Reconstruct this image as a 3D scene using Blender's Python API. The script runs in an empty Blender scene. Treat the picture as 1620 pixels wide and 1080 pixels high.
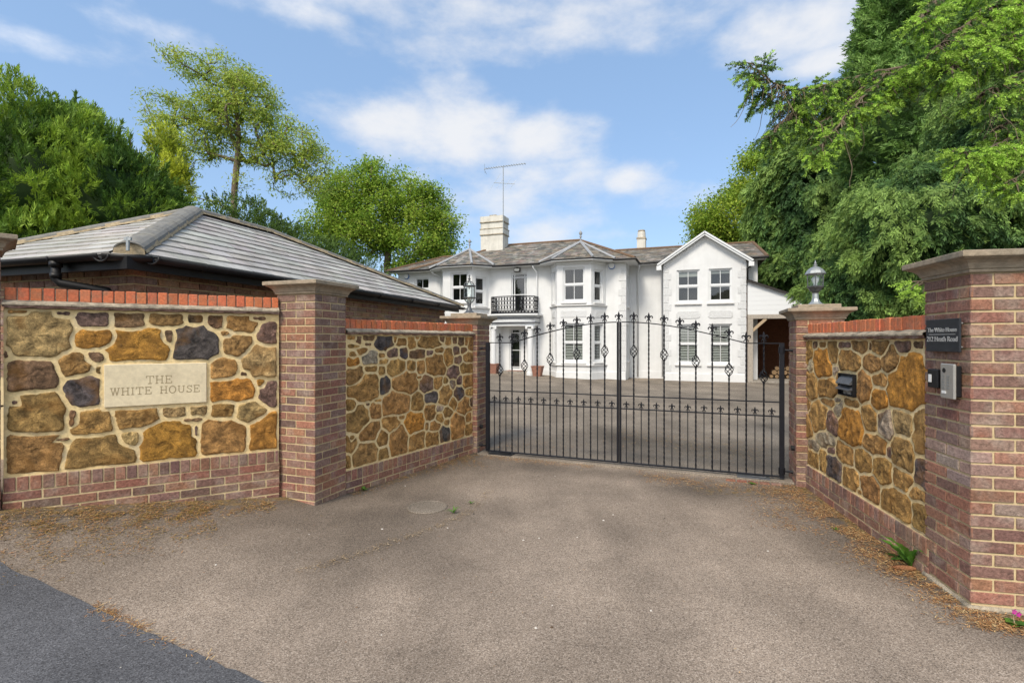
import bpy, math, random
import numpy as np
from mathutils import Vector, noise as mnoise
random.seed(7); RNG = np.random.default_rng(7)
R = math.radians; PI = math.pi
SC = bpy.context.scene
COL = SC.collection

# ------------------------------------------------------------------ camera
H = 1.58; F = 800.0; CU, CV = 810.0, 538.0          # eye height; focal length and principal point of the 1620 px photograph
cam = bpy.data.cameras.new("camera"); camo = bpy.data.objects.new("camera", cam); COL.objects.link(camo)
camo.location = (0, 0, H); camo.rotation_euler = (R(90), 0, 0)
cam.sensor_width = 36; cam.lens = F / 1620 * 36; cam.shift_y = -2 / 1620.0
cam.clip_start = 0.05; cam.clip_end = 3000
SC.camera = camo
SC.view_settings.view_transform = 'Standard'; SC.view_settings.look = 'None'
SC.view_settings.gamma = 1; SC.view_settings.exposure = 0.85
SC.cycles.max_bounces = 6; SC.cycles.transparent_max_bounces = 12
# ------------------------------------------------------------------ world + sun
SUN_EL, SUN_AZ = 48.0, -150.0                        # azimuth from +Y towards +X: behind and to the left of the camera
w = bpy.data.worlds.new("World"); SC.world = w; w.use_nodes = True
nt = w.node_tree; nt.nodes.clear()
def N(t, ty, **k):
    n = t.nodes.new(ty)
    for a, b in k.items(): setattr(n, a, b)
    return n
wout = N(nt, 'ShaderNodeOutputWorld'); bg = N(nt, 'ShaderNodeBackground'); bg.inputs['Strength'].default_value = 0.12
nt.links.new(bg.outputs[0], wout.inputs[0])
sky = N(nt, 'ShaderNodeTexSky', sky_type='NISHITA'); sky.sun_disc = False
sky.sun_elevation = R(SUN_EL); sky.sun_rotation = R(SUN_AZ); sky.air_density = 1.0; sky.dust_density = 1.2; sky.ozone_density = 1.6
tc = N(nt, 'ShaderNodeTexCoord')
def M(op, a, b=None, clamp=False, tree=None):
    t = tree or nt
    n = N(t, 'ShaderNodeMath', operation=op); n.use_clamp = clamp
    for i, x in enumerate((a, b)):
        if x is None: continue
        if isinstance(x, (int, float)): n.inputs[i].default_value = x
        else: t.links.new(x, n.inputs[i])
    return n.outputs[0]
mp = N(nt, 'ShaderNodeMapping'); mp.inputs['Scale'].default_value = (1.0, 1.0, 1.9)
nt.links.new(tc.outputs['Generated'], mp.inputs[0])
n1 = N(nt, 'ShaderNodeTexNoise'); n1.inputs['Scale'].default_value = 4.2; n1.inputs['Detail'].default_value = 9; n1.inputs['Roughness'].default_value = .58
nt.links.new(mp.outputs[0], n1.inputs['Vector'])
n2 = N(nt, 'ShaderNodeTexNoise'); n2.inputs['Scale'].default_value = 1.7; n2.inputs['Detail'].default_value = 4
nt.links.new(mp.outputs[0], n2.inputs['Vector'])
clouds = [  # photograph px: centre, half sizes, weight
 (620,195,110,42,1.1),(760,195,100,50,1.1),(850,210,100,45,1.1),(880,275,130,40,.55),(990,280,45,25,.7),(700,20,330,38,.8),(480,20,150,28,.7),
 (850,60,300,34,.7),(1260,40,110,45,.95),(1290,100,70,22,.8),(40,65,75,22,.7),(740,330,130,55,.6),(1060,215,60,16,.4),(540,175,60,30,.5),
 (1080,320,70,25,.45),(200,20,160,25,.25),(860,370,120,30,.55)]
acc = None
for (u, v, ru, rv, wt) in clouds:
    d = Vector(((u-CU)/F, 1, (CV-v)/F)); L = d.length; d.normalize()
    vs = N(nt, 'ShaderNodeVectorMath', operation='SUBTRACT'); nt.links.new(tc.outputs['Generated'], vs.inputs[0]); vs.inputs[1].default_value = d
    vm = N(nt, 'ShaderNodeVectorMath', operation='MULTIPLY'); nt.links.new(vs.outputs[0], vm.inputs[0])
    vm.inputs[1].default_value = (F*L/ru, F*L/ru*.8, F*L/rv)
    ln = N(nt, 'ShaderNodeVectorMath', operation='LENGTH'); nt.links.new(vm.outputs[0], ln.inputs[0])
    g = M('MULTIPLY', M('SUBTRACT', 1.25, M('MULTIPLY', ln.outputs['Value'], .8), True), wt)
    acc = g if acc is None else M('MAXIMUM', acc, g)
sxyz = N(nt, 'ShaderNodeSeparateXYZ'); nt.links.new(tc.outputs['Generated'], sxyz.inputs[0])
behind = M('MULTIPLY', M('ADD', M('MULTIPLY', sxyz.outputs[1], -1.6), .15, True), .42)  # unseen cloud bank added behind the camera as fill light
base = M('ADD', M('ADD', M('MULTIPLY', n2.outputs['Fac'], .22), M('MULTIPLY', acc, .52)), behind)
dens = M('ADD', base, M('MULTIPLY', M('SUBTRACT', n1.outputs['Fac'], .5), 1.5))
ramp = N(nt, 'ShaderNodeMapRange', interpolation_type='SMOOTHSTEP'); nt.links.new(dens, ramp.inputs[0])
ramp.inputs[1].default_value = .17; ramp.inputs[2].default_value = .70; ramp.inputs[4].default_value = .88
hs = N(nt, 'ShaderNodeHueSaturation'); hs.inputs['Saturation'].default_value = .95; hs.inputs['Value'].default_value = 1.25
nt.links.new(sky.outputs[0], hs.inputs['Color'])
mixc = N(nt, 'ShaderNodeMixRGB'); 
mixs = N(nt, 'ShaderNodeMixRGB'); mixs.inputs[0].default_value = .62; nt.links.new(hs.outputs[0], mixs.inputs[1]); mixs.inputs[2].default_value = (1.30, 2.15, 3.45, 1)
nt.links.new(ramp.outputs[0], mixc.inputs[0]); nt.links.new(mixs.outputs[0], mixc.inputs[1])
sdv = (math.sin(R(SUN_AZ))*math.cos(R(SUN_EL)), math.cos(R(SUN_AZ))*math.cos(R(SUN_EL)), math.sin(R(SUN_EL)))
dt = N(nt, 'ShaderNodeVectorMath', operation='DOT_PRODUCT'); nt.links.new(tc.outputs['Generated'], dt.inputs[0]); dt.inputs[1].default_value = sdv
cb = M('ADD', 1.0, M('MULTIPLY', M('MULTIPLY', dt.outputs['Value'], 1.0, True), 1.5))       # clouds brightened round the sun, strengthening the fill from behind
cm_ = N(nt, 'ShaderNodeVectorMath', operation='SCALE'); cm_.inputs[0].default_value = (4.3, 4.3, 4.35); nt.links.new(cb, cm_.inputs['Scale'])
nt.links.new(cm_.outputs[0], mixc.inputs[2])
nt.links.new(mixc.outputs[0], bg.inputs[0])
sl = bpy.data.lights.new("sun", 'SUN'); sl.energy = 2.0; sl.angle = R(16); sl.color = (1, .90, .76)
so = bpy.data.objects.new("sun", sl); COL.objects.link(so)
sd = Vector((math.sin(R(SUN_AZ))*math.cos(R(SUN_EL)), math.cos(R(SUN_AZ))*math.cos(R(SUN_EL)), math.sin(R(SUN_EL))))
so.rotation_euler = sd.to_track_quat('Z', 'Y').to_euler(); so.location = (0, 0, 30)

# ------------------------------------------------------------------ materials
def mat(name, col=(.5,.5,.5), rough=.8, attr=False, nscale=0, namt=.3, bump=0, bscale=40, metal=0, spec=.3, col2=None, c2scale=3, c2amt=.5, detail=5, bdist=.01):
    m = bpy.data.materials.new(name); m.use_nodes = True
    t = m.node_tree; b = t.nodes['Principled BSDF']
    b.inputs['Roughness'].default_value = rough; b.inputs['Metallic'].default_value = metal
    b.inputs['Specular IOR Level'].default_value = spec
    geo = N(t, 'ShaderNodeNewGeometry')
    if attr:
        a = N(t, 'ShaderNodeAttribute', attribute_name='Col'); c = a.outputs['Color']
    else:
        a = N(t, 'ShaderNodeRGB'); a.outputs[0].default_value = (*col, 1); c = a.outputs[0]
    if col2:
        n = N(t, 'ShaderNodeTexNoise'); n.inputs['Scale'].default_value = c2scale; n.inputs['Detail'].default_value = 6
        t.links.new(geo.outputs['Position'], n.inputs['Vector'])
        mr = N(t, 'ShaderNodeMapRange'); mr.inputs[1].default_value = .48; mr.inputs[2].default_value = .68; mr.inputs[4].default_value = c2amt
        t.links.new(n.outputs['Fac'], mr.inputs[0])
        mx = N(t, 'ShaderNodeMixRGB'); t.links.new(mr.outputs[0], mx.inputs[0]); t.links.new(c, mx.inputs[1]); mx.inputs[2].default_value = (*col2, 1); c = mx.outputs[0]
    if nscale:
        n = N(t, 'ShaderNodeTexNoise'); n.inputs['Scale'].default_value = nscale; n.inputs['Detail'].default_value = detail; n.inputs['Roughness'].default_value = .65
        t.links.new(geo.outputs['Position'], n.inputs['Vector'])
        mr = N(t, 'ShaderNodeMapRange'); mr.inputs[1].default_value = .25; mr.inputs[2].default_value = .75; mr.inputs[3].default_value = 1-namt; mr.inputs[4].default_value = 1+namt
        t.links.new(n.outputs['Fac'], mr.inputs[0])
        mx = N(t, 'ShaderNodeMixRGB', blend_type='MULTIPLY'); mx.inputs[0].default_value = 1
        t.links.new(c, mx.inputs[1]); t.links.new(mr.outputs[0], mx.inputs[2]); c = mx.outputs[0]
    t.links.new(c, b.inputs['Base Color'])
    if bump:
        n = N(t, 'ShaderNodeTexNoise'); n.inputs['Scale'].default_value = bscale; n.inputs['Detail'].default_value = 7; n.inputs['Roughness'].default_value = .65
        t.links.new(geo.outputs['Position'], n.inputs['Vector'])
        bp = N(t, 'ShaderNodeBump'); bp.inputs['Strength'].default_value = bump; bp.inputs['Distance'].default_value = bdist
        t.links.new(n.outputs['Fac'], bp.inputs['Height']); t.links.new(bp.outputs[0], b.inputs['Normal'])
    return m
def streaks(m, amt=.16):
    t = m.node_tree; b = t.nodes['Principled BSDF']; l = b.inputs['Base Color'].links[0]; src = l.from_socket
    geo = N(t, 'ShaderNodeNewGeometry'); mp_ = N(t, 'ShaderNodeMapping'); mp_.inputs['Scale'].default_value = (5, 5, .35); t.links.new(geo.outputs['Position'], mp_.inputs[0])
    n = N(t, 'ShaderNodeTexNoise'); n.inputs['Scale'].default_value = 1; n.inputs['Detail'].default_value = 8; n.inputs['Roughness'].default_value = .65; t.links.new(mp_.outputs[0], n.inputs['Vector'])
    mr = N(t, 'ShaderNodeMapRange'); mr.inputs[1].default_value = .45; mr.inputs[2].default_value = .75; mr.inputs[3].default_value = 1; mr.inputs[4].default_value = 1-amt; t.links.new(n.outputs['Fac'], mr.inputs[0])
    mx = N(t, 'ShaderNodeMixRGB', blend_type='MULTIPLY'); mx.inputs[0].default_value = 1; t.links.new(src, mx.inputs[1]); t.links.new(mr.outputs[0], mx.inputs[2]); t.links.new(mx.outputs[0], b.inputs['Base Color'])
def leafmat(name, transl=.35, rough=.6):
    m = bpy.data.materials.new(name); m.use_nodes = True; t = m.node_tree; b = t.nodes['Principled BSDF']; out = t.nodes['Material Output']
    a = N(t, 'ShaderNodeAttribute', attribute_name='Col')
    b.inputs['Roughness'].default_value = rough; b.inputs['Specular IOR Level'].default_value = .25
    t.links.new(a.outputs['Color'], b.inputs['Base Color'])
    tr = N(t, 'ShaderNodeBsdfTranslucent'); t.links.new(a.outputs['Color'], tr.inputs[0])
    mx = N(t, 'ShaderNodeMixShader'); mx.inputs[0].default_value = transl
    t.links.new(b.outputs[0], mx.inputs[1]); t.links.new(tr.outputs[0], mx.inputs[2]); t.links.new(mx.outputs[0], out.inputs[0])
    return m
def asphalt(name, base, speck, dark, moss=True, sc=135):
    m = bpy.data.materials.new(name); m.use_nodes = True; t = m.node_tree; b = t.nodes['Principled BSDF']
    b.inputs['Roughness'].default_value = .92; b.inputs['Specular IOR Level'].default_value = .2
    geo = N(t, 'ShaderNodeNewGeometry')
    vo = N(t, 'ShaderNodeTexVoronoi'); vo.inputs['Scale'].default_value = sc*1.35; t.links.new(geo.outputs['Position'], vo.inputs['Vector'])
    sep = N(t, 'ShaderNodeSeparateColor'); t.links.new(vo.outputs['Color'], sep.inputs[0])
    mr = N(t, 'ShaderNodeMapRange'); t.links.new(sep.outputs[0], mr.inputs[0]); mr.inputs[1].default_value = .0; mr.inputs[2].default_value = 1
    cr = N(t, 'ShaderNodeValToRGB'); t.links.new(mr.outputs[0], cr.inputs[0])
    e = cr.color_ramp.elements; e[0].position = .0; e[0].color = (*dark, 1); e[1].position = 1; e[1].color = (*speck, 1)
    k = e.new(.35); k.color = (*base, 1); k = e.new(.8); k.color = (base[0]*1.3, base[1]*1.3, base[2]*1.3, 1)
    n = N(t, 'ShaderNodeTexNoise'); n.inputs['Scale'].default_value = .9; n.inputs['Detail'].default_value = 8; n.inputs['Roughness'].default_value = .6
    t.links.new(geo.outputs['Position'], n.inputs['Vector'])
    m2 = N(t, 'ShaderNodeMapRange'); t.links.new(n.outputs['Fac'], m2.inputs[0]); m2.inputs[1].default_value = .3; m2.inputs[2].default_value = .7; m2.inputs[3].default_value = .66; m2.inputs[4].default_value = 1.22
    # worn tracks; the moss mask also darkens the tarmac near the walls
    mp_ = N(t, 'ShaderNodeMapping'); mp_.inputs['Scale'].default_value = (1.3, .28, 1); mp_.inputs['Rotation'].default_value = (0, 0, -.35); t.links.new(geo.outputs['Position'], mp_.inputs[0])
    nb = N(t, 'ShaderNodeTexNoise'); nb.inputs['Scale'].default_value = 1.0; nb.inputs['Detail'].default_value = 5; t.links.new(mp_.outputs[0], nb.inputs['Vector'])
    mb_ = N(t, 'ShaderNodeMapRange'); t.links.new(nb.outputs['Fac'], mb_.inputs[0]); mb_.inputs[1].default_value = .35; mb_.inputs[2].default_value = .65; mb_.inputs[3].default_value = .80; mb_.inputs[4].default_value = 1.12
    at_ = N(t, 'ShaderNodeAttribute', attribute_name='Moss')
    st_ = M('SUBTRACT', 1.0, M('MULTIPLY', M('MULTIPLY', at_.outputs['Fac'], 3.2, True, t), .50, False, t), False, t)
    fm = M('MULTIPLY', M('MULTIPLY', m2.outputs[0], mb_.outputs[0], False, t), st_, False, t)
    mx = N(t, 'ShaderNodeMixRGB', blend_type='MULTIPLY'); mx.inputs[0].default_value = 1
    t.links.new(cr.outputs[0], mx.inputs[1]); t.links.new(fm, mx.inputs[2]); c = mx.outputs[0]
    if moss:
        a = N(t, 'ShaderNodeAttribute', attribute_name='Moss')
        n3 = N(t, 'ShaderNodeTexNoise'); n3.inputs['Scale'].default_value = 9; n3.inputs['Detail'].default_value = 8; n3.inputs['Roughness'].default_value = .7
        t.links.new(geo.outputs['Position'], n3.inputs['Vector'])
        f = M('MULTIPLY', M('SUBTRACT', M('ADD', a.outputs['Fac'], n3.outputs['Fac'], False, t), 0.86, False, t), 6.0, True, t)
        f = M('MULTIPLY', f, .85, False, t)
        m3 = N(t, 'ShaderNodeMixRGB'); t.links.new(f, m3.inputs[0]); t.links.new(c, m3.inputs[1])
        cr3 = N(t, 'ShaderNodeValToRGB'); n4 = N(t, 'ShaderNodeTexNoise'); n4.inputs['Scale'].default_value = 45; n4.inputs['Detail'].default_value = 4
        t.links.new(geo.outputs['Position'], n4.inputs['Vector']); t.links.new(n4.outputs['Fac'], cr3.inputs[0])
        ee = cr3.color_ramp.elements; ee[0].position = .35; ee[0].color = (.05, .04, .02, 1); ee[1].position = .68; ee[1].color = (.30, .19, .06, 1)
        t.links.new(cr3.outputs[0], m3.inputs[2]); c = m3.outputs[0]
    t.links.new(c, b.inputs['Base Color'])
    bp = N(t, 'ShaderNodeBump'); bp.inputs['Strength'].default_value = .4; bp.inputs['Distance'].default_value = .004
    t.links.new(vo.outputs['Distance'], bp.inputs['Height']); t.links.new(bp.outputs[0], b.inputs['Normal'])
    return m
def stone_mat():
    m = bpy.data.materials.new('ironstone'); m.use_nodes = True; t = m.node_tree; b = t.nodes['Principled BSDF']
    b.inputs['Roughness'].default_value = .85; b.inputs['Specular IOR Level'].default_value = .3
    geo = N(t, 'ShaderNodeNewGeometry'); a = N(t, 'ShaderNodeAttribute', attribute_name='Col')
    def nz(s, d, r): 
        n = N(t, 'ShaderNodeTexNoise'); n.inputs['Scale'].default_value = s; n.inputs['Detail'].default_value = d; n.inputs['Roughness'].default_value = r
        n.inputs['Distortion'].default_value = .6
        t.links.new(geo.outputs['Position'], n.inputs['Vector']); return n.outputs['Fac']
    n1, n2, n3 = nz(13, 9, .78), nz(110, 6, .75), nz(5, 4, .5)
    r1 = N(t, 'ShaderNodeMapRange'); t.links.new(n1, r1.inputs[0]); r1.inputs[1].default_value = .3; r1.inputs[2].default_value = .7; r1.inputs[3].default_value = .45; r1.inputs[4].default_value = 1.6
    r2 = N(t, 'ShaderNodeMapRange'); t.links.new(n2, r2.inputs[0]); r2.inputs[1].default_value = .3; r2.inputs[2].default_value = .7; r2.inputs[3].default_value = .42; r2.inputs[4].default_value = 1.65
    x = N(t, 'ShaderNodeMixRGB', blend_type='MULTIPLY'); x.inputs[0].default_value = 1; t.links.new(a.outputs['Color'], x.inputs[1]); t.links.new(r1.outputs[0], x.inputs[2])
    y = N(t, 'ShaderNodeMixRGB', blend_type='MULTIPLY'); y.inputs[0].default_value = 1; t.links.new(x.outputs[0], y.inputs[1]); t.links.new(r2.outputs[0], y.inputs[2])
    # rusty patches and pale lichen
    r3 = N(t, 'ShaderNodeMapRange'); t.links.new(n3, r3.inputs[0]); r3.inputs[1].default_value = .52; r3.inputs[2].default_value = .66; r3.inputs[4].default_value = .5
    z = N(t, 'ShaderNodeMixRGB'); t.links.new(r3.outputs[0], z.inputs[0]); t.links.new(y.outputs[0], z.inputs[1]); z.inputs[2].default_value = (.30, .14, .03, 1)
    n4 = nz(26, 8, .8)
    r4 = N(t, 'ShaderNodeMapRange'); t.links.new(n4, r4.inputs[0]); r4.inputs[1].default_value = .6; r4.inputs[2].default_value = .72; r4.inputs[4].default_value = .55
    q = N(t, 'ShaderNodeMixRGB'); t.links.new(r4.outputs[0], q.inputs[0]); t.links.new(z.outputs[0], q.inputs[1]); q.inputs[2].default_value = (.42, .34, .2, 1)
    t.links.new(q.outputs[0], b.inputs['Base Color'])
    ad = M('ADD', M('MULTIPLY', n1, 1.0, False, t), M('MULTIPLY', n2, .35, False, t), False, t)
    bp = N(t, 'ShaderNodeBump'); bp.inputs['Strength'].default_value = 1.0; bp.inputs['Distance'].default_value = .04
    t.links.new(ad, bp.inputs['Height']); t.links.new(bp.outputs[0], b.inputs['Normal'])
    return m
def glass_mat(name, refl=.12, tint=(.9,.95,.95)):
    m = bpy.data.materials.new(name); m.use_nodes = True; t = m.node_tree; out = t.nodes['Material Output']; t.nodes.remove(t.nodes['Principled BSDF'])
    tr = N(t, 'ShaderNodeBsdfTransparent'); tr.inputs[0].default_value = (*tint, 1)
    gl = N(t, 'ShaderNodeBsdfGlossy'); gl.inputs['Roughness'].default_value = .03
    fr = N(t, 'ShaderNodeLayerWeight'); fr.inputs[0].default_value = .12
    f = M('ADD', M('MULTIPLY', fr.outputs['Fresnel'], .6, False, t), refl, True, t)
    mx = N(t, 'ShaderNodeMixShader'); t.links.new(f, mx.inputs[0]); t.links.new(tr.outputs[0], mx.inputs[1]); t.links.new(gl.outputs[0], mx.inputs[2]); t.links.new(mx.outputs[0], out.inputs[0])
    return m
MT = dict(
 brick=mat('brick', rough=.9, attr=True, nscale=48, namt=.5, bump=1.0, bscale=70, bdist=.009, col2=(.38,.32,.26), c2scale=7, c2amt=.4),
 redbrick=mat('coping_brick', rough=.85, attr=True, col2=(.28,.16,.10), c2scale=14, c2amt=.6, nscale=60, namt=.34, bump=.5, bscale=110, bdist=.004),
 mortar=mat('mortar', (.72,.55,.28), .95, nscale=30, namt=.22, bump=.8, bscale=60, bdist=.01, col2=(.62,.52,.34), c2scale=8, c2amt=.6),
 brickmortar=mat('brick_mortar', (.52,.41,.235), .95, nscale=40, namt=.2, bump=.6, bscale=90, bdist=.005),
 stone=stone_mat(),
 cement=mat('weathered_cement', (.40,.34,.25), .95, nscale=22, namt=.4, bump=.9, bscale=55, bdist=.02, col2=(.12,.11,.09), c2scale=9, c2amt=.7),
 cap=mat('cast_stone', (.31,.25,.18), .93, nscale=25, namt=.3, bump=.7, bscale=90, bdist=.006, col2=(.16,.15,.12), c2scale=5, c2amt=.7),
 plaque=mat('limestone', (.68,.58,.39), .9, nscale=30, namt=.12, bump=.4, bscale=120, bdist=.003, col2=(.5,.42,.28), c2scale=6, c2amt=.5),
 plaqueink=mat('carved_letter', (.34,.27,.16), .95),
 concrete=mat('concrete', (.30,.27,.23), .95, nscale=25, namt=.3, bump=.7, bscale=70, bdist=.01, col2=(.13,.12,.10), c2scale=6, c2amt=.6),
 iron=mat('black_paint', (.008,.0085,.012), .55, spec=.25, nscale=30, namt=.3),
 black=mat('black_plastic', (.010,.010,.011), .5, spec=.3, nscale=15, namt=.4),
 render=mat('white_render', (.67,.68,.68), .85, nscale=2.5, namt=.07, bump=.15, bscale=30, bdist=.004, col2=(.62,.63,.62), c2scale=1.2, c2amt=.5),
 rough=mat('rough_render', (.645,.655,.655), .95, nscale=30, namt=.15, bump=1, bscale=45, bdist=.03),
 whitep=mat('white_paint', (.68,.695,.70), .5),
 greyp=mat('white_sill', (.62,.62,.61), .8, nscale=8, namt=.1),
 slate=mat('old_slate', rough=.85, attr=True, nscale=5, namt=.5, bump=.6, bscale=40, bdist=.01, col2=(.25,.19,.12), c2scale=2.6, c2amt=.6),
 tile=mat('grey_tile', rough=.8, attr=True, nscale=9, namt=.2, col2=(.22,.21,.17), c2scale=3, c2amt=.35, bump=.2, bscale=60, bdist=.003, spec=.25),
 ridge=mat('ridge_tile', (.17,.165,.15), .85, nscale=16, namt=.25, bump=.4, bscale=60, bdist=.006, col2=(.26,.24,.19), c2scale=9, c2amt=.5),
 brownridge=mat('terracotta_ridge', (.16,.10,.06), .9, nscale=16, namt=.4),
 lead=mat('lead', (.30,.31,.32), .6, nscale=6, namt=.15),
 glass=glass_mat('window_glass', .10), lampglass=glass_mat('lamp_glass', .05),
 dark=mat('dark_room', (.035,.032,.03), .9), blind=mat('blind', (.30,.30,.27), .6), shutter=mat('shutter', (.50,.50,.47), .6), greenroom=mat('room_olive', (.10,.095,.045), .9),
 oak=mat('weathered_oak', (.36,.32,.27), .85, nscale=25, namt=.3, bump=.6, bscale=60), oakw=mat('warm_oak', (.40,.30,.19), .85, nscale=25, namt=.3),
 bark=mat('bark', (.15,.115,.08), .95, nscale=14, namt=.45, bump=1, bscale=22, bdist=.03),
 palebark=mat('pale_twig', (.25,.20,.14), .95, nscale=14, namt=.35),
 leaf=leafmat('leaf', .48), needle=leafmat('needle', .25), petal=leafmat('petal', .4),
 chim=mat('painted_brick', (.62,.60,.54), .9, nscale=6, namt=.15, bump=.4, bscale=40, col2=(.35,.33,.28), c2scale=3, c2amt=.4),
 steel=mat('brushed_steel', (.42,.40,.36), .4, metal=.5, nscale=20, namt=.08), metal=mat('galvanised', (.35,.37,.37), .45, metal=.6, nscale=20, namt=.2),
 lampmetal=mat('lamp_metal', (.10,.105,.11), .4, metal=.4, nscale=30, namt=.4, spec=.5), bulb=mat('bulb', (.8,.8,.76), .3),
 terracotta=mat('terracotta', (.28,.14,.10), .8, nscale=12, namt=.25), silver=mat('silver_letter', (.62,.63,.64), .3, metal=.7), slatesign=mat('slate_sign', (.022,.024,.028), .5, nscale=30, namt=.3),
 blue=mat('blue_plastic', (.05,.16,.42), .4), cone=mat('cone', (.24,.11,.05), .85, nscale=60, namt=.4), pebble=mat('pebble', (.5,.47,.42), .9),
 drive=asphalt('drive_tarmac', (.245,.195,.15), (.43,.36,.29), (.125,.098,.075)),
 court=asphalt('courtyard_tarmac', (.205,.172,.135), (.37,.315,.25), (.10,.083,.066)),
 road=asphalt('road_tarmac', (.088,.088,.092), (.17,.17,.175), (.045,.045,.047), moss=False),
 oldmortar=mat('old_mortar', (.38,.30,.19), .95, nscale=30, namt=.4, bump=.8, bscale=60, bdist=.01, col2=(.2,.17,.12), c2scale=9, c2amt=.6), earth=mat('earth', (.10,.075,.045), .95, nscale=8, namt=.5, bump=1, bscale=30, bdist=.04, col2=(.07,.10,.03), c2scale=2, c2amt=.7), grass=mat('grass', (.06,.09,.02), .95, nscale=3, namt=.4, bump=1, bscale=25, bdist=.05), litter=mat('dry_litter', rough=.9, attr=True), log=mat('log_bark', (.10,.065,.04), .95, nscale=20, namt=.4), logend=mat('log_end', (.27,.18,.10), .85, nscale=40, namt=.2),
 redbrickwall=mat('carport_brick', (.20,.085,.045), .9, nscale=12, namt=.3), rubber=mat('dark_seal', (.02,.02,.02), .7), navy=mat('navy_line', (.03,.035,.06), .6))

streaks(MT['render'], .07); streaks(MT['chim'], .3)
# ------------------------------------------------------------------ object helpers
def tag(o, label=None, cat=None, group=None, kind=None):
    if label: o['label'] = label
    if cat: o['category'] = cat
    if group: o['group'] = group
    if kind: o['kind'] = kind
    return o
def thing(name, loc, label, cat, group=None):
    o = bpy.data.objects.new(name, None); COL.objects.link(o); o.location = loc; o.empty_display_size = .2
    o['_o'] = tuple(loc); return tag(o, label, cat, group)
def origin_of(p): return np.array(p['_o']) if p is not None and '_o' in p else np.zeros(3)
class MB:
    def __init__(s): s.v = []; s.f = []; s.c = []; s.m = []
    def add(s, vs, fs, col=(.5,.5,.5), mi=0):
        b = len(s.v); s.v += [tuple(p) for p in vs]; s.f += [tuple(b+i for i in f) for f in fs]
        s.c += [tuple(col)]*len(vs); s.m += [mi]*len(fs)
    def box(s, O, X, Y, Z, x0, x1, y0, y1, z0, z1, col=(.5,.5,.5), mi=0, bev=0):
        """box in the frame O,X,Y,Z"""
        O, X, Y, Z = map(np.asarray, (O, X, Y, Z))
        P = lambda x, y, z: O + X*x + Y*y + Z*z
        if not bev:
            vs = [P(x, y, z) for z in (z0, z1) for y in (y0, y1) for x in (x0, x1)]
            s.add(vs, [(0,2,3,1),(4,5,7,6),(0,1,5,4),(2,6,7,3),(0,4,6,2),(1,3,7,5)], col, mi)
        else:
            b = bev; vs = []; idx = {}
            xs, ys, zs = (x0, x1), (y0, y1), (z0, z1)
            for i in (0,1):
                for j in (0,1):
                    for k in (0,1):
                        sx, sy, sz = (1-2*i)*b, (1-2*j)*b, (1-2*k)*b
                        for ax, off in enumerate(((0,sy,sz),(sx,0,sz),(sx,sy,0))):
                            idx[(i,j,k,ax)] = len(vs); vs.append(P(xs[i]+off[0], ys[j]+off[1], zs[k]+off[2]))
            fs = []
            for i in (0,1): fs.append([idx[(i,j,k,0)] for j,k in ((0,0),(1,0),(1,1),(0,1))])
            for j in (0,1): fs.append([idx[(i,j,k,1)] for i,k in ((0,0),(1,0),(1,1),(0,1))])
            for k in (0,1): fs.append([idx[(i,j,k,2)] for i,j in ((0,0),(1,0),(1,1),(0,1))])
            for j in (0,1):
                for k in (0,1): fs.append([idx[(0,j,k,1)], idx[(1,j,k,1)], idx[(1,j,k,2)], idx[(0,j,k,2)]])
            for i in (0,1):
                for k in (0,1): fs.append([idx[(i,0,k,0)], idx[(i,1,k,0)], idx[(i,1,k,2)], idx[(i,0,k,2)]])
            for i in (0,1):
                for j in (0,1): fs.append([idx[(i,j,0,0)], idx[(i,j,1,0)], idx[(i,j,1,1)], idx[(i,j,0,1)]])
            for i in (0,1):
                for j in (0,1):
                    for k in (0,1): fs.append([idx[(i,j,k,a)] for a in (0,1,2)])
            s.add(vs, fs, col, mi)
    def tube(s, pts, r, n=6, col=(.5,.5,.5), mi=0, cap=True, twist=0, square=False):
        pts = [np.asarray(p, float) for p in pts]; m = len(pts)
        rs = r if hasattr(r, '__len__') else [r]*m
        vs = []; prev = None
        for i, p in enumerate(pts):
            d = pts[min(i+1, m-1)] - pts[max(i-1, 0)]; d = d/(np.linalg.norm(d)+1e-12)
            if prev is None:
                a = np.array([0,0,1.]) if abs(d[2]) < .9 else np.array([1.,0,0])
                x = np.cross(a, d)
            else: x = prev - d*np.dot(prev, d)
            x = x/(np.linalg.norm(x)+1e-12); prev = x; y = np.cross(d, x)
            for k in range(n):
                an = 2*PI*k/n + twist*i
                vs.append(p + (x*math.cos(an) + y*math.sin(an))*rs[i])
        fs = [(i*n+k, i*n+(k+1)%n, (i+1)*n+(k+1)%n, (i+1)*n+k) for i in range(m-1) for k in range(n)]
        if cap: fs += [tuple(reversed(range(n))), tuple((m-1)*n+k for k in range(n))]
        s.add(vs, fs, col, mi)
    def lathe(s, O, prof, n=16, col=(.5,.5,.5), mi=0):
        O = np.asarray(O, float); vs = []
        for (r, z) in prof:
            for k in range(n): vs.append(O + np.array([r*math.cos(2*PI*k/n), r*math.sin(2*PI*k/n), z]))
        m = len(prof)
        s.add(vs, [(i*n+k, i*n+(k+1)%n, (i+1)*n+(k+1)%n, (i+1)*n+k) for i in range(m-1) for k in range(n)] + [tuple(reversed(range(n))), tuple((m-1)*n+k for k in range(n))], col, mi)
    def prism(s, poly, vec, col=(.5,.5,.5), mi=0):
        """closed polygon (3d points) extruded by vec"""
        vec = np.asarray(vec, float); a = [np.asarray(p, float) for p in poly]; n = len(a)
        s.add(a + [p+vec for p in a], [tuple(reversed(range(n))), tuple(range(n, 2*n))] + [(i, (i+1)%n, n+(i+1)%n, n+i) for i in range(n)], col, mi)
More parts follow.
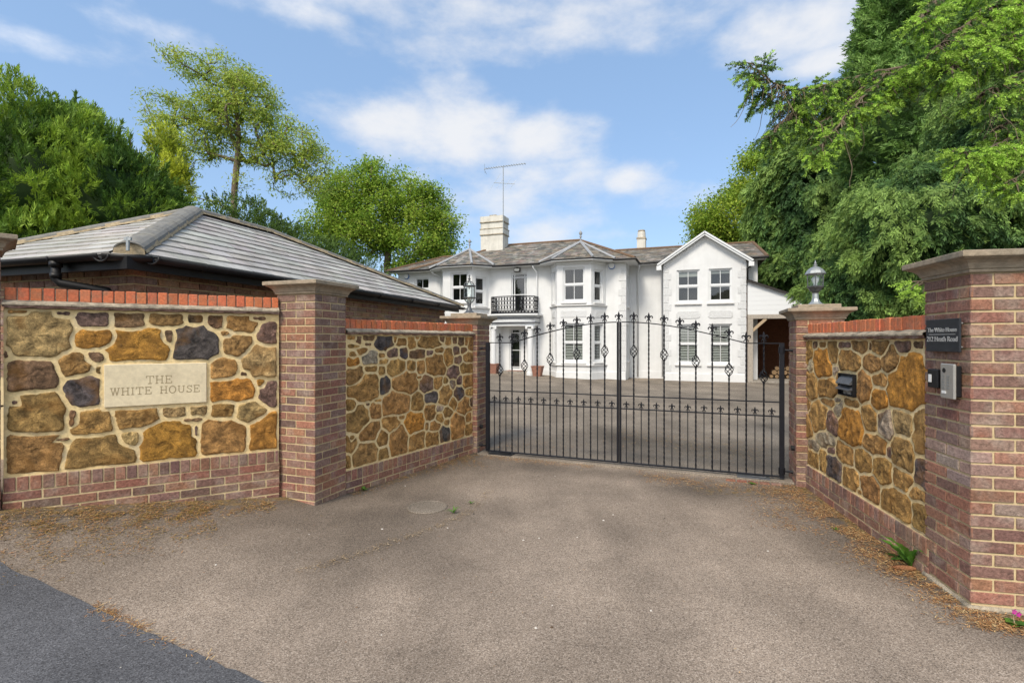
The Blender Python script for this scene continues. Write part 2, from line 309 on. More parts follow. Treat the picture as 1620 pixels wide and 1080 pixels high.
    def build(s, name, mats, parent=None, smooth=False, origin=None):
        o = make_mesh(name, np.array(s.v), s.f, mats, parent, np.array(s.c), s.m, smooth, origin); return o
def make_mesh(name, V, Fc, mats, parent=None, C=None, mi=None, smooth=False, origin=None):
    if not isinstance(mats, (list, tuple)): mats = [mats]
    og = origin_of(parent) if parent is not None else (np.array(origin) if origin is not None else np.array([V[:,0].mean(), V[:,1].mean(), V[:,2].min()]))
    me = bpy.data.meshes.new(name); V = np.asarray(V, float) - og
    if isinstance(Fc, np.ndarray):
        nf, k = Fc.shape
        me.vertices.add(len(V)); me.vertices.foreach_set('co', V.astype(np.float32).ravel())
        me.loops.add(nf*k); me.loops.foreach_set('vertex_index', Fc.astype(np.int32).ravel())
        me.polygons.add(nf); me.polygons.foreach_set('loop_start', (np.arange(nf)*k).astype(np.int32)); me.polygons.foreach_set('loop_total', np.full(nf, k, np.int32))
        me.update(calc_edges=True)
    else: me.from_pydata([tuple(p) for p in V], [], Fc); me.update()
    if C is not None and len(C):
        at = me.color_attributes.new('Col', 'FLOAT_COLOR', 'POINT')
        a = np.ones((len(V), 4), np.float32); a[:, :3] = C; at.data.foreach_set('color', a.ravel())
    for m in mats: me.materials.append(m)
    if mi is not None and len(mats) > 1: me.polygons.foreach_set('material_index', np.array(mi, np.int32))
    if smooth: me.polygons.foreach_set('use_smooth', np.ones(len(me.polygons), bool))
    o = bpy.data.objects.new(name, me); COL.objects.link(o)
    o['_o'] = tuple(float(x) for x in og)
    if parent is not None: o.parent = parent
    else: o.location = og
    return o
UP = np.array([0,0,1.])
class Plane:
    """vertical plane through (x0,y0) along (ax,ay); outward normal on the right-hand side of nothing: given"""
    def __init__(s, p0, d, outward_hint=(0,-1)):
        s.p = np.array([p0[0], p0[1], 0.]); s.d = np.array([d[0], d[1], 0.]); s.d /= np.linalg.norm(s.d)
        n = np.array([s.d[1], -s.d[0], 0.]); 
        if n[0]*outward_hint[0] + n[1]*outward_hint[1] < 0: n = -n
        s.n = n
    def a(s, u):      # distance along the plane where the photograph's column u meets it
        t = (u-CU)/F
        return (t*s.p[1]-s.p[0])/(s.d[0]-t*s.d[1])
    def h(s, u, v):
        y = s.p[1] + s.a(u)*s.d[1]; return H + (CV-v)*y/F
    def P(s, a, h, o=0): return s.p + s.d*a + s.n*o + UP*h
def sm(x): x = min(1, max(0, x)); return x*x*(3-2*x)
def gz(x, y):        # lie of the ground
    g = .13*min(2.7, max(0, -1.55-x)) * (1-sm((y-5.2)/2.5)) * (.35+.65*sm((y-2.2)/1.6))
    s = (x-4.5)*.9397 + (y-20)*-.342
    g += .036*min(7, max(0, -s)) * sm((y-10)/9)
    return g
def gp(u, v):        # ground point under a pixel of the photograph
    g = 0
    for _ in range(12):
        y = F*(H-g)/(v-CV); x = (u-CU)/F*y; g = .5*g + .5*gz(x, y)
    return np.array([x, y, g])
def rc(base, var=.12, hue=.06):
    k = 1+random.uniform(-var, var); return tuple(max(.003, c*k*(1+random.uniform(-hue, hue))) for c in base)

# ------------------------------------------------------------------ setting
def sheet(name, poly_test, x0, x1, y0, y1, step, dz, m, moss_tone=None):
    nx, ny = int((x1-x0)/step)+1, int((y1-y0)/step)+1
    idx = -np.ones((nx, ny), int); V = []; MO = []
    Fc = []
    def vid(i, j):
        if idx[i, j] < 0:
            x, y = x0+i*step, y0+j*step; idx[i, j] = len(V); V.append((x, y, gz(x, y)+dz)); MO.append(moss_tone(x, y) if moss_tone else 0)
        return idx[i, j]
    for i in range(nx-1):
        for j in range(ny-1):
            if poly_test(x0+(i+.5)*step, y0+(j+.5)*step): Fc.append((vid(i,j), vid(i+1,j), vid(i+1,j+1), vid(i,j+1)))
    o = make_mesh(name, np.array(V), np.array(Fc), m, smooth=True, origin=(0,0,0))
    if moss_tone:
        at = o.data.attributes.new('Moss', 'FLOAT', 'POINT'); at.data.foreach_set('value', np.array(MO, np.float32))
    tag(o, kind='structure'); return o
def strip_sheet(name, A, B, dz, m, ny=40, moss_tone=None):
    """sheet lofted between two polylines of ground points (same count)"""
    n = len(A); V = []; MO = []
    for i in range(n):
        for j in range(ny+1):
            k = j/ny; x = A[i][0]*(1-k)+B[i][0]*k; y = A[i][1]*(1-k)+B[i][1]*k
            V.append((x, y, gz(x, y)+dz)); MO.append(moss_tone(x, y) if moss_tone else 0)
    Fc = [(i*(ny+1)+j, (i+1)*(ny+1)+j, (i+1)*(ny+1)+j+1, i*(ny+1)+j+1) for i in range(n-1) for j in range(ny)]
    o = make_mesh(name, np.array(V), np.array(Fc), m, smooth=True, origin=(0,0,0))
    if moss_tone:
        at = o.data.attributes.new('Moss', 'FLOAT', 'POINT'); at.data.foreach_set('value', np.array(MO, np.float32))
    tag(o, kind='structure'); return o
def segd(x, y, a, b):
    vx, vy = b[0]-a[0], b[1]-a[1]; t = max(0, min(1, ((x-a[0])*vx+(y-a[1])*vy)/(vx*vx+vy*vy)))
    return math.hypot(x-a[0]-t*vx, y-a[1]-t*vy)
# key plan points of the walls
FW0, FW1 = np.array((-3.87, 3.85)), np.array((-2.28, 4.80))       # stone wall with the plaque, front line
LW0, LW1 = np.array((-1.71, 5.16)), np.array((-.56, 7.10))        # left splay wall
RW0, RW1 = np.array((3.185, 5.52)), np.array((2.795, 3.37))       # right splay wall
GL, GR = np.array((-.335, 7.02)), np.array((3.02, 5.66))          # gate hinges
ARC = [gp(*p)[:2] for p in ((470,905),(560,880),(640,852),(705,828),(750,805),(775,775))]
def moss_tone(x, y):
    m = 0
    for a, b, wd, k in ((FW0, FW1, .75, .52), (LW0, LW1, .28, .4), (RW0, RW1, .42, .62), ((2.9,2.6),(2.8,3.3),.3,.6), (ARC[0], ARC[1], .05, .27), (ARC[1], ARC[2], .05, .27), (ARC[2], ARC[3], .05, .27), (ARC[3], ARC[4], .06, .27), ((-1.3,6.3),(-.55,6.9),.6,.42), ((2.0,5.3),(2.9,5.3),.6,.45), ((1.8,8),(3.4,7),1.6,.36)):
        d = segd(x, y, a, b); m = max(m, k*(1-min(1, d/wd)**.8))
    for a, b, wd in ((FW0, FW1, 1.9), ((-2.2,4.2),(-.9,4.4),1.3), ((-1.3,5.4),(-.6,6.8),1.0), ((2.9,3.0),(3.0,5.4),.8), ((.2,6.4),(2.8,5.4),.35)): m = max(m, .26*(1-min(1, segd(x, y, a, b)/wd)**1.3))  # wide weak bands that mainly darken the tarmac
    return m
g = MB(); g.add([(-1500,-1500,-.3),(1500,-1500,-.3),(1500,1500,-.3),(-1500,1500,-.3)], [(0,1,2,3)])
tag(g.build('ground', MT['grass'], origin=(0,0,-.3)), kind='structure')
sheet('driveway', lambda x, y: True, -7.5, 7.5, -.6, 9.0, .12, 0, MT['drive'], moss_tone)
gd = (GR-GL)/np.linalg.norm(GR-GL); gn = np.array((-gd[1], gd[0]))
A = [GL+gd*k+gn*.05 for k in np.linspace(-10, 26, 90)]; B = [p+gn*26 for p in A]
strip_sheet('courtyard', A, B, .006, MT['court'], 60, moss_tone)
RE = [gp(*p)[:2] for p in ((0,893),(115,945),(230,1002),(320,1040),(400,1076))]
dr = (RE[-1]-RE[0])/np.linalg.norm(RE[-1]-RE[0])
RE = [RE[0]-dr*k for k in (40, 20, 10, 5, 2.5, 1.2)] + RE + [RE[-1]+dr*k for k in (.6, 1.5, 4, 10, 30)]
RE2 = []
for i in range(len(RE)-1):
    for k in np.linspace(0, 1, 7)[:-1]: 
        p = RE[i]*(1-k)+RE[i+1]*k; RE2.append(p+np.array((0, .005*math.sin(p[0]*19)+.006*math.sin(p[0]*43+1))))
rn = np.array((dr[1], -dr[0])); rn = rn if rn[1] < 0 else -rn
strip_sheet('road', RE2, [p+rn*7 for p in RE2], .012, MT['road'], 50)
# earth under the trees on the right
A = [np.array((RW1[0]+.2, 1.0))]+[RW1+np.array((.22,0))]+[RW0+np.array((.22,.0))]+[GR+gd*(.75+.35*k)+gn*k for k in (.3, 2, 4, 6, 8)]; B = [np.array((22, p[1]+2)) for p in A]
strip_sheet('earth_bed', A, B, .03, MT['earth'], 30)
# concrete threshold under the gate and the kerb line beyond it
mb = MB(); Z = UP; X = np.array((*gd, 0)); Y = np.array((*gn, 0))
mb.box((*GL, 0), X, Y, Z, -.12, 3.80, -.10, .10, -.1, .022, bev=.006)
tag(mb.build('threshold', MT['court']), kind='structure')

# ------------------------------------------------------------------ masonry
BR = [(.24,.122,.085),(.22,.112,.08),(.27,.135,.09),(.19,.112,.09),(.17,.10,.08),(.29,.145,.09),(.225,.13,.10),(.25,.12,.08),(.24,.145,.11)]
def brick_run(mb, P0, d, n, L, h, hh, off, depth=.0045, pal=BR, length=.225, fn=None, joint=.0125, squash=1):
    """one course of stretchers; off = length of first brick (fraction)"""
    x = 0; first = True
    while x < L-1e-3:
        l = length*off if first and off > 0 else length
        first = False; l = min(l, L-x)
        if L-(x+l) < .03: l = L-x
        x0, x1 = x+joint/2, x+l-joint/2
        if x <= 1e-6: x0 = x-.004
        if abs(x+l-L) < 1e-6: x1 = x+l+.004
        if x1-x0 > .015:
            c = rc(random.choice(pal)); o = depth+random.uniform(-.0015, .0015)
            p = P0+d*x0
            if fn: c = fn(P0+d*(x0+x1)/2+UP*(h+hh/2), c)
            k0 = len(mb.v); mb.box(P0, d, n, UP, x0, x1, -.012, o, h+joint/2, h+hh-joint/2+random.uniform(-.001,.001), c, bev=.0028)
            for q_ in range(k0, len(mb.v)): mb.v[q_] = tuple(a_+random.uniform(-.0014,.0014) for a_ in mb.v[q_])
        x += l
def brick_face(mb, P0, d, n, L, h0, h1, pal=BR, offs=(1, .5), fn=None, course=.075):
    h = h0; i = 0
    while h < h1-.02:
        hh = min(course, h1-h); brick_run(mb, P0, d, n, L, h, hh, offs[i % len(offs)], pal=pal, fn=fn); h += hh; i += 1
def square_cap(mb, C, X, Y, s, z, prof, top):
    """moulded cap round the square C..C+sX+sY; prof = (projection, height)"""
    C = np.asarray(C, float); vs = []
    for (p, h) in prof:
        for (i, j) in ((-p,-p),(s+p,-p),(s+p,s+p),(-p,s+p)): vs.append(C+X*i+Y*j+UP*(z+h))
    m = len(prof); fs = [(a*4+k, a*4+(k+1)%4, (a+1)*4+(k+1)%4, (a+1)*4+k) for a in range(m-1) for k in range(4)]
    vs.append(C+X*s/2+Y*s/2+UP*(z+top)); t = len(vs)-1
    fs += [((m-1)*4+k, (m-1)*4+(k+1)%4, t) for k in range(4)] + [(3,2,1,0)]
    mb.add(vs, fs)
CAP = [(.004,0),(.016,.003),(.02,.012),(.016,.021),(.024,.024),(.028,.036),(.038,.054),(.056,.07),(.075,.078),(.078,.084),(.094,.086),(.096,.092),(.096,.118),(.090,.122)]
def pillar(C, X, Y, s, zb, zt, label, block=False, fn=None, foot=False, group='brick gate pillars'):
    C = np.array((C[0], C[1], 0.)); X = np.array((*X, 0.)); Y = np.array((*Y, 0.)); X /= np.linalg.norm(X); Y /= np.linalg.norm(Y)
    o = thing('brick_pillar', tuple(C+X*s/2+Y*s/2+UP*max(zb,0)), label, 'pillar', group)
    core = MB(); core.box(C, X, Y, UP, .002, s-.002, .002, s-.002, zb-.15, zt); core.build('mortar_core', MT['brickmortar'], o)
    b = MB(); corners = [(0,0),(s,0),(s,s),(0,s)]
    n = round((zt-zb)/.075); course = (zt-zb)/n
    for k in range(4):
        a, c = corners[k], corners[(k+1)%4]; P0 = C+X*a[0]+Y*a[1]; d = X*(c[0]-a[0])+Y*(c[1]-a[1]); d = d/np.linalg.norm(d)
        nn = [-Y, X, Y, -X][k]
        brick_face(b, P0, d, nn, s, zb, zt, offs=((.98,.5) if k % 2 == 0 else (.5,.98)), fn=fn, course=course)
    b.build('bricks', MT['brick'], o)
    cp = MB(); square_cap(cp, C, X, Y, s, zt, CAP, .128)
    if block: cp.box(C+X*s/2+Y*s/2+UP*zt, X, Y, UP, -s*.46, s*.46, -s*.46, s*.46, .115, .165, bev=.006)
    cp.build('cap', MT['cap'], o)
    if foot:
        f = MB(); f.box(C, X, Y, UP, -.02, s+.02, -.02, s+.02, -.1, zb-.01, bev=.012); f.build('footing', MT['cement'], o)
    return o
def soot(P, c):   # rain-darkened and lichened top courses
    k = sm((P[2]-1.75)/.25)*.35; g_ = np.array((.12,.12,.11)); return tuple(np.array(c)*(1-k)+g_*k)
def pale(P, c):
    d = math.hypot((P[0]-2.70)*1.0, (P[2]-.85)*1.6) + .35*abs(P[1]-2.99)
    k = max(0, 1-d/.30)*random.uniform(.15, .75); return tuple(np.array(c)*(1-k)+np.array((.55,.5,.47))*k)
e20 = (.9397, -.342)
pillar((-1.84, 4.72), (-.942, .335), (.335, .942), .44, 0.0, 2.015, 'brick pillar with moulded cap, just right of the wall with the name plaque', fn=soot)
pillar((-.49, 7.08), (-.9397, .342), (.342, .9397), .44, 0.0, 1.80, 'brick pillar with a clear glass lantern on it, left of the black gates', True, fn=soot)
pillar((3.06, 5.44), (.9397, -.342), (.342, .9397), .44, 0.0, 1.80, 'brick pillar with a domed hexagonal lantern on it, right of the black gates', True)
pillar((2.70, 2.975), (.98, -.2), (.2, .98), .44, .035, 1.975, 'large near brick pillar carrying the slate sign and the intercom', foot=True, fn=pale)
pillar((-3.85, 3.80), (-.70, -.714), (-.714, .70), .44, .3, 2.25, 'tall brick pillar cut off by the left edge of the photo', fn=soot)

STC = dict(b=(.41,.228,.075), o=(.50,.235,.045), d=(.20,.12,.065), p=(.20,.125,.095), k=(.11,.092,.085), g=(.36,.29,.20), v=(.43,.30,.13), w=(.35,.205,.07))
def stonework(mb, pl, a0, a1, h0, h1, seeds, rects=(), relief=.021, gap=.0145):
    A = []
    for (u, v, wp, hp, t) in seeds:
        a = pl.a(u); h = pl.h(u, v); w = abs(pl.a(u+wp/2)-pl.a(u-wp/2))/2; hh = abs(pl.h(u, v-hp/2)-pl.h(u, v+hp/2))/2
        A.append((a, h, max(w, .02), max(hh, .018), t))
    ca = np.array([x[:4] for x in A]); rr = []
    for (u0, v0, u1, v1) in rects:
        um = (u0+u1)/2
        rr.append((min(pl.a(u0), pl.a(u1))-.012, max(pl.a(u0), pl.a(u1))+.012, pl.h(um, v1)-.012, pl.h(um, v0)+.012))
    NA = 44
    for i, (a, h, w_, h_, t) in enumerate(A):
        rs = []
        for k in range(NA):
            an = 2*PI*k/NA; c, s = math.cos(an), math.sin(an)
            own = 1/((abs(c/w_)**2.6+abs(s/h_)**2.6)**(1/2.6)); T = np.linspace(.05, 1.0, 44)*own*1.42
            px = a+c*T; py = h+s*T
            D = (np.abs((px[:,None]-ca[None,:,0])/ca[None,:,2])**2.4+np.abs((py[:,None]-ca[None,:,1])/ca[None,:,3])**2.4)**(1/2.4)
            D[:, i] -= 1e-6
            bad = (D.argmin(1) != i) | (px < a0+.004) | (px > a1-.004) | (py < h0+.004) | (py > h1-.004)
            for q in rr: bad |= (px > q[0]) & (px < q[1]) & (py > q[2]) & (py < q[3])
            r = T[np.argmax(bad)] if bad.any() else T[-1]
            rs.append(max(.008, r-gap))
        rs = np.array(rs); sm_ = .8*rs+.10*(np.roll(rs,1)+np.roll(rs,-1)); rs = np.minimum(sm_, rs*1.04)*(1+.05*np.array([mnoise.noise(Vector((k*.55, i*3.3, 5))) for k in range(NA)]))
        rel = relief*min(1, .45+min(w_, h_)*4)*random.uniform(.7, 1.15); tl = random.uniform(-.25, .25), random.uniform(-.25, .25)
        seed = Vector((i*3.1, a*7, h*5)); vs = []; cs = []
        base = np.array(rc(STC[t], .16, .045)); levels = [(1.0,-.3),(1.0,.5),(.97,.84),(.91,.96),(.82,1.0),(.72,1.03),(.61,1.05),(.5,1.06),(.38,1.06),(.26,1.06),(.13,1.06)]
        for li, (f, o) in enumerate(levels):
            for k in range(NA):
                an = 2*PI*k/NA; jr = 1+.045*mnoise.noise(Vector((k*.9, i*2.2, li*.15)))
                x = a+math.cos(an)*rs[k]*f*jr; y = h+math.sin(an)*rs[k]*f*jr
                nn = mnoise.fractal(Vector((x*15, y*15, i*1.7)), .8, 2.1, 5)
                rg_ = 1-abs(mnoise.noise(Vector((x*19+i, y*19, i*2.3))))*2.2; fn_ = mnoise.noise(Vector((x*55, y*55, i)))
                oo = rel*(o*(1+.6*(math.cos(an)*tl[0]+math.sin(an)*tl[1])*f) + (max(-.3, .55*nn+.22*fn_-.30*max(0, rg_-.45)) if li > 1 else 0))
                vs.append(pl.P(x, y, oo)); cs.append(base*(1+.6*nn+.35*fn_-.45*max(0, rg_-.5)))
        vs.append(pl.P(a, h, rel*1.1)); cs.append(base)
        b0 = len(mb.v); m = len(levels)
        mb.v += [tuple(p) for p in vs]; mb.c += [tuple(np.clip(c,0.003,1)) for c in cs]
        fs = [(l*NA+k, l*NA+(k+1)%NA, (l+1)*NA+(k+1)%NA, (l+1)*NA+k) for l in range(m-1) for k in range(NA)] + [((m-1)*NA+k, (m-1)*NA+(k+1)%NA, m*NA) for k in range(NA)]
        mb.f += [tuple(b0+q for q in f) for f in fs]; mb.m += [0]*len(fs)
def stone_wall(pl, L, zb, zp, zs, zt, thick, seeds, label, rects=(), copred=(.52,.155,.07), gap=.018):
    o = thing('stone_wall', tuple(pl.P(L/2, max(0, zb), -thick/2)), label, 'wall', 'stone walls of the entrance')
    core = MB()
    # mortar face with gentle waves, box behind it
    nx, nz = int(L/.03), int((zs-zp)/.03); vs = []
    for j in range(nz+1):
        for i in range(nx+1):
            x, z = L*i/nx, zp+(zs-zp)*j/nz; vs.append(pl.P(x, z, .001+.003*mnoise.noise(Vector((x*9, z*9, L)))+.002*mnoise.noise(Vector((x*30, z*30, L)))))
    core.add([tuple(np.array(p_)+pl.n*.003) for p_ in vs], [(j*(nx+1)+i, j*(nx+1)+i+1, (j+1)*(nx+1)+i+1, (j+1)*(nx+1)+i) for j in range(nz) for i in range(nx)])
    core.box(pl.P(0,0), pl.d, pl.n, UP, 0, L, -thick, -.012, zb-.15, zs+.03)
    core.build('mortar', MT['mortar'], o, smooth=True)
    s = MB(); stonework(s, pl, 0, L, zp, zs, seeds, rects, gap=gap); s.build('stones', MT['stone'], o, smooth=True)
    p = MB(); p.box(pl.P(0,0), pl.d, pl.n, UP, 0, L, -.02, .018, zb-.15, zp); p.build('plinth_mortar', MT['brickmortar'], o)
    b = MB(); x = 0; P0 = pl.P(0,0,.018); 
    while x < L:                                              # course of headers on edge under the stones
        x1 = min(L, x+.075); c = rc(random.choice(BR))
        if x1-x > .03: b.box(P0, pl.d, pl.n, UP, x+.005, x1-.005, -.01, .007, zp-.108, zp-.004, c, bev=.003)
        x += .075
    h = zp-.112; i = 0
    while h > zb-.08: brick_run(b, P0, pl.d, pl.n, L, h-.075, .075, (1, .5)[i%2]); h -= .075; i += 1
    b.build('plinth_bricks', MT['brick'], o)
    c = MB(); x = 0                                           # red brick-on-edge coping
    while x < L:
        x1 = min(L, x+.074)
        if x1-x > .03: c.box(pl.P(0,0), pl.d, pl.n, UP, x+.005, x1-.004, -thick+.0, .004+random.uniform(-.003,.003), zt-.10, zt+random.uniform(-.004,.004), rc(copred, .12, .08), bev=.004)
        x += .074
    c.build('coping_bricks', MT['redbrick'], o)
    k = MB(); k.box(pl.P(0,0), pl.d, pl.n, UP, 0, L, -thick+.008, -.008, zs+.02, zt-.008)
    # cement fillet
    n = int(L/.05); vs = []
    for i in range(n+1):
        x = L*i/n; q = mnoise.noise(Vector((x*8, zt, 1))); r = mnoise.noise(Vector((x*17, zt, 4)))
        vs += [pl.P(x, zt-.098+.008*q, .003), pl.P(x, zt-.112+.006*r, .03), pl.P(x, zt-.124+.006*q, .052+.008*r), pl.P(x, zt-.137+.004*r, .052+.008*r), pl.P(x, zt-.137, .0)]
    k.add(vs, [(i*5+j, (i+1)*5+j, (i+1)*5+(j+1)%5, i*5+(j+1)%5) for i in range(n) for j in range(5)])
    k.build('coping_mortar', MT['cement'], o, smooth=False)
    t = MB(); x = 0                                           # tile creasing with a scalloped lower edge
    n = int(L/.022); vs = []
    for i in range(n+1):
        x = L*i/n; z = abs(math.sin(x*PI/.165)); dz = .010*z+.005*mnoise.noise(Vector((x*20, 2, zt)))
        vs += [pl.P(x, zt-.136, .0), pl.P(x, zt-.136, .045+.006*mnoise.noise(Vector((x*15, 9, zt)))), pl.P(x, zt-.150-dz, .042), pl.P(x, zt-.152-dz, .0)]
    t.add(vs, [(i*4+j, (i+1)*4+j, (i+1)*4+(j+1)%4, i*4+(j+1)%4) for i in range(n) for j in range(4)], (.20,.12,.09))
    t.build('creasing_tiles', MT['brick'], o)
    return o
# --- wall with the house name
PF = Plane(FW0-.0*(FW1-FW0), FW1-FW0)
fa = [(58,530,105,68,'v'),(26,493,44,7,'b'),(99,496,26,9,'p'),(149,506,52,25,'p'),(204.5,507.5,50,28,'d'),(263,506,55,21,'w'),(308,505,26,16,'d'),(342,510,27,23,'d'),(381,513,50,26,'b'),(408,504,24,8,'d'),(426,529,34,34,'p'),
 (153,536,70,30,'o'),(219,547,104,52,'o'),(267,533,20,24,'d'),(311,546,74,57,'k'),(356,527,19,13,'b'),(373.5,546,46,35,'w'),(152,564,32,19,'d'),(415,571,60,48,'v'),(47,594,92,50,'d'),(118,578,52,38,'w'),(156,585.6,15,15,'w'),
 (352,583,46,37,'b'),(386,591,16,11,'d'),(367,617,76,38,'o'),(132,618,58,50,'k'),(412,605,17,17,'o'),(426,624,36,40,'p'),(58,654,94,67,'w'),(25,637,22,15,'p'),(3,642,14,26,'d'),(115,662,17,32,'d'),(148,668,72,39,'b'),
 (214.5,659.5,76,36,'b'),(275.6,651,41,21,'v'),(314,648,31,19,'v'),(303,664,33,8,'d'),(354,648,39,27,'w'),(399,651,50,34,'v'),(44,716,114,62,'w'),(97,695,32,7,'d'),(160,716,104,54,'w'),(206,694,37,27,'v'),(268.5,696.5,92,62,'o'),
 (310,682,9,22,'p'),(352,691,74,52,'b'),(420,685,48,66,'o'),(8,560,18,18,'d'),(285,575,1,1,'b')][:-1]
LF = float(np.linalg.norm(FW1-FW0))+.06
stone_wall(PF, LF, .05, .535, 1.825, 1.985, .22, fa, 'ochre stone wall with red brick coping and a carved name stone set in it', rects=[(165,574,327,641)], gap=.021)
# --- left splay wall
z3 = [(565,480,50,30,'b'),(600,495,30,60,'d'),(660,480,60,40,'d'),(575,530,60,25,'b'),(655,520,35,20,'d'),(750,510,90,80,'k'),(808,495,20,40,'b'),(845,510,60,45,'b'),(905,515,45,75,'b'),(935,485,30,25,'b'),(1000,505,120,70,'b'),(1075,490,30,35,'d'),(1110,500,30,45,'b'),(1150,495,25,40,'d'),(1185,500,35,50,'d'),(1215,500,20,50,'b'),(1240,520,30,70,'b'),
 (620,560,60,40,'b'),(670,600,80,75,'g'),(730,585,40,35,'b'),(798,570,60,60,'p'),(857,570,50,70,'k'),(935,575,90,55,'d'),(1005,570,45,35,'p'),(1060,555,45,35,'b'),(1110,600,55,90,'b'),(1157,560,35,50,'p'),(1200,555,35,35,'d'),(1225,595,45,60,'b'),
 (570,580,40,40,'b'),(570,620,60,60,'o'),(745,618,55,35,'b'),(670,660,70,40,'b'),(735,670,40,60,'b'),(815,655,100,105,'b'),(900,645,50,70,'b'),(957,650,50,80,'b'),(1040,635,110,120,'b'),(1165,610,40,50,'p'),(1212,657,65,60,'b'),
 (585,705,90,105,'w'),(640,770,150,150,'b'),(750,755,65,110,'k'),(867,740,140,135,'b'),(945,708,35,25,'b'),(985,745,75,100,'p'),(1055,740,55,75,'b'),(1095,730,35,45,'b'),(1143,680,65,80,'p'),(1135,745,35,60,'g'),(1175,725,35,60,'p'),(1218,730,55,75,'b'),
 (560,870,60,80,'b'),(712,840,50,25,'b'),(652,862,30,30,'d'),(695,895,75,100,'b'),(815,850,155,140,'b'),(935,850,70,115,'w'),(1015,820,80,65,'k'),(1095,800,70,115,'b'),(1172,805,55,90,'k'),(1140,855,50,70,'b'),(1200,870,70,100,'b'),(1230,790,40,45,'b'),(1242,850,22,50,'d'),
 (600,945,130,160,'w'),(785,970,95,90,'b'),(918,965,105,125,'o'),(1005,905,60,85,'b'),(1062,885,40,35,'g'),(1110,905,50,60,'w'),(1062,940,40,50,'b'),(1035,985,55,60,'b'),(990,985,25,45,'b'),(1105,965,30,40,'b'),(1165,980,75,125,'b'),(1225,935,30,60,'b'),(1225,1000,40,60,'b'),(1090,1030,60,80,'k'),(845,935,40,30,'b'),
 (665,1015,120,110,'b'),(735,1050,65,100,'b'),(560,1060,50,60,'b')]
z5 = [(720,480,140,150,'w'),(625,410,80,120,'b'),(605,530,40,100,'b'),(835,480,65,90,'b'),(1050,400,100,130,'b'),(1145,380,90,90,'b'),(935,395,110,185,'b')]
seeds = [(400+x/3.6, 400+y/3.6, w_/3.6*1.04, h_/3.6*1.04, t) for x, y, w_, h_, t in z3] + [(400+x/4.05, 600+y/4.05, w_/4.05*1.04, h_/4.05*1.04, t) for x, y, w_, h_, t in z5]
PL = Plane(LW0, LW1-LW0)
stone_wall(PL, float(np.linalg.norm(LW1-LW0))+.05, 0, .245, 1.64, 1.80, .24, seeds, 'ochre stone wall of small close-set stones ending at the left end of the gates')
# --- right splay wall
r3 = [(155,740,75,180,'b'),(208,690,35,50,'d'),(260,690,45,45,'b'),(260,810,120,210,'o'),(325,740,65,140,'b'),(405,690,90,40,'p'),(430,790,120,150,'w'),(500,700,100,80,'w'),(575,700,25,60,'d'),(635,700,100,110,'w'),(585,810,100,130,'w'),(720,790,120,170,'w'),(790,705,100,100,'p'),(890,690,70,60,'d'),(825,930,250,390,'o'),(180,820,40,100,'g'),(345,860,40,70,'g'),(175,950,100,180,'b'),(285,970,120,150,'b'),(358,900,26,90,'b'),(530,960,100,180,'b'),(635,915,95,90,'b'),(630,1050,100,140,'o'),(950,760,40,160,'b'),(960,960,40,120,'b'),(150,1070,60,80,'b'),(300,1060,100,50,'b'),(360,1055,50,60,'g'),(450,1065,80,60,'b')]
r4 = [(155,105,65,120,'b'),(215,140,50,90,'p'),(242,65,35,90,'g'),(300,160,105,150,'o'),(380,120,65,120,'w'),(450,140,70,120,'g'),(527,135,100,115,'v'),(612,170,90,220,'w'),(100,150,45,90,'b'),(400,230,110,95,'b'),(130,235,45,50,'g'),(210,250,35,45,'p'),(190,210,70,70,'g'),(92,245,35,80,'b'),(132,285,50,70,'b'),(175,300,35,85,'b'),(225,335,65,105,'k'),(272,270,80,90,'b'),(350,300,80,110,'b'),(295,380,75,100,'b'),(435,340,80,135,'b'),(528,275,90,150,'w'),(465,265,25,60,'p'),(520,380,85,95,'b'),(618,350,75,130,'k'),(383,425,85,125,'b'),(335,435,25,30,'b'),(490,495,125,140,'b'),(593,450,85,60,'b'),(618,560,90,160,'w')]
seeds = [(1240+x/4.153, 380+y/4.153, w_/4.153*1.05, h_/4.153*1.05, t) for x, y, w_, h_, t in r3] + [(1240+x/2.768, 620+y/2.768, w_/2.768*1.05, h_/2.768*1.05, t) for x, y, w_, h_, t in r4]
PR = Plane(RW0, RW1-RW0, (-1, 0))
stone_wall(PR, float(np.linalg.norm(RW1-RW0)), 0, .255, 1.59, 1.75, .24, seeds, 'ochre stone wall holding the black letter box, right of the gates', rects=[(1332,590,1356,627)], gap=.018)

# ------------------------------------------------------------------ lettering
def text_obj(body, size, O, X, Y, ext, m, parent, name='lettering', align='CENTER'):
    cu = bpy.data.curves.new('t', 'FONT'); cu.body = body; cu.size = size; cu.extrude = ext; cu.align_x = align; cu.resolution_u = 3
    t = bpy.data.objects.new('t', cu); COL.objects.link(t); bpy.context.view_layer.update()
    me = bpy.data.meshes.new_from_object(t.evaluated_get(bpy.context.evaluated_depsgraph_get()))
    V = np.array([v.co[:] for v in me.vertices]); Fc = [tuple(p.vertices) for p in me.polygons]
    bpy.data.objects.remove(t); bpy.data.curves.remove(cu); bpy.data.meshes.remove(me)
    X = np.asarray(X, float); Y = np.asarray(Y, float); Zn = np.cross(X, Y)
    W = np.asarray(O)+V[:, :1]*X+V[:, 1:2]*Y+V[:, 2:3]*Zn
    return make_mesh(name, W, Fc, m, parent)
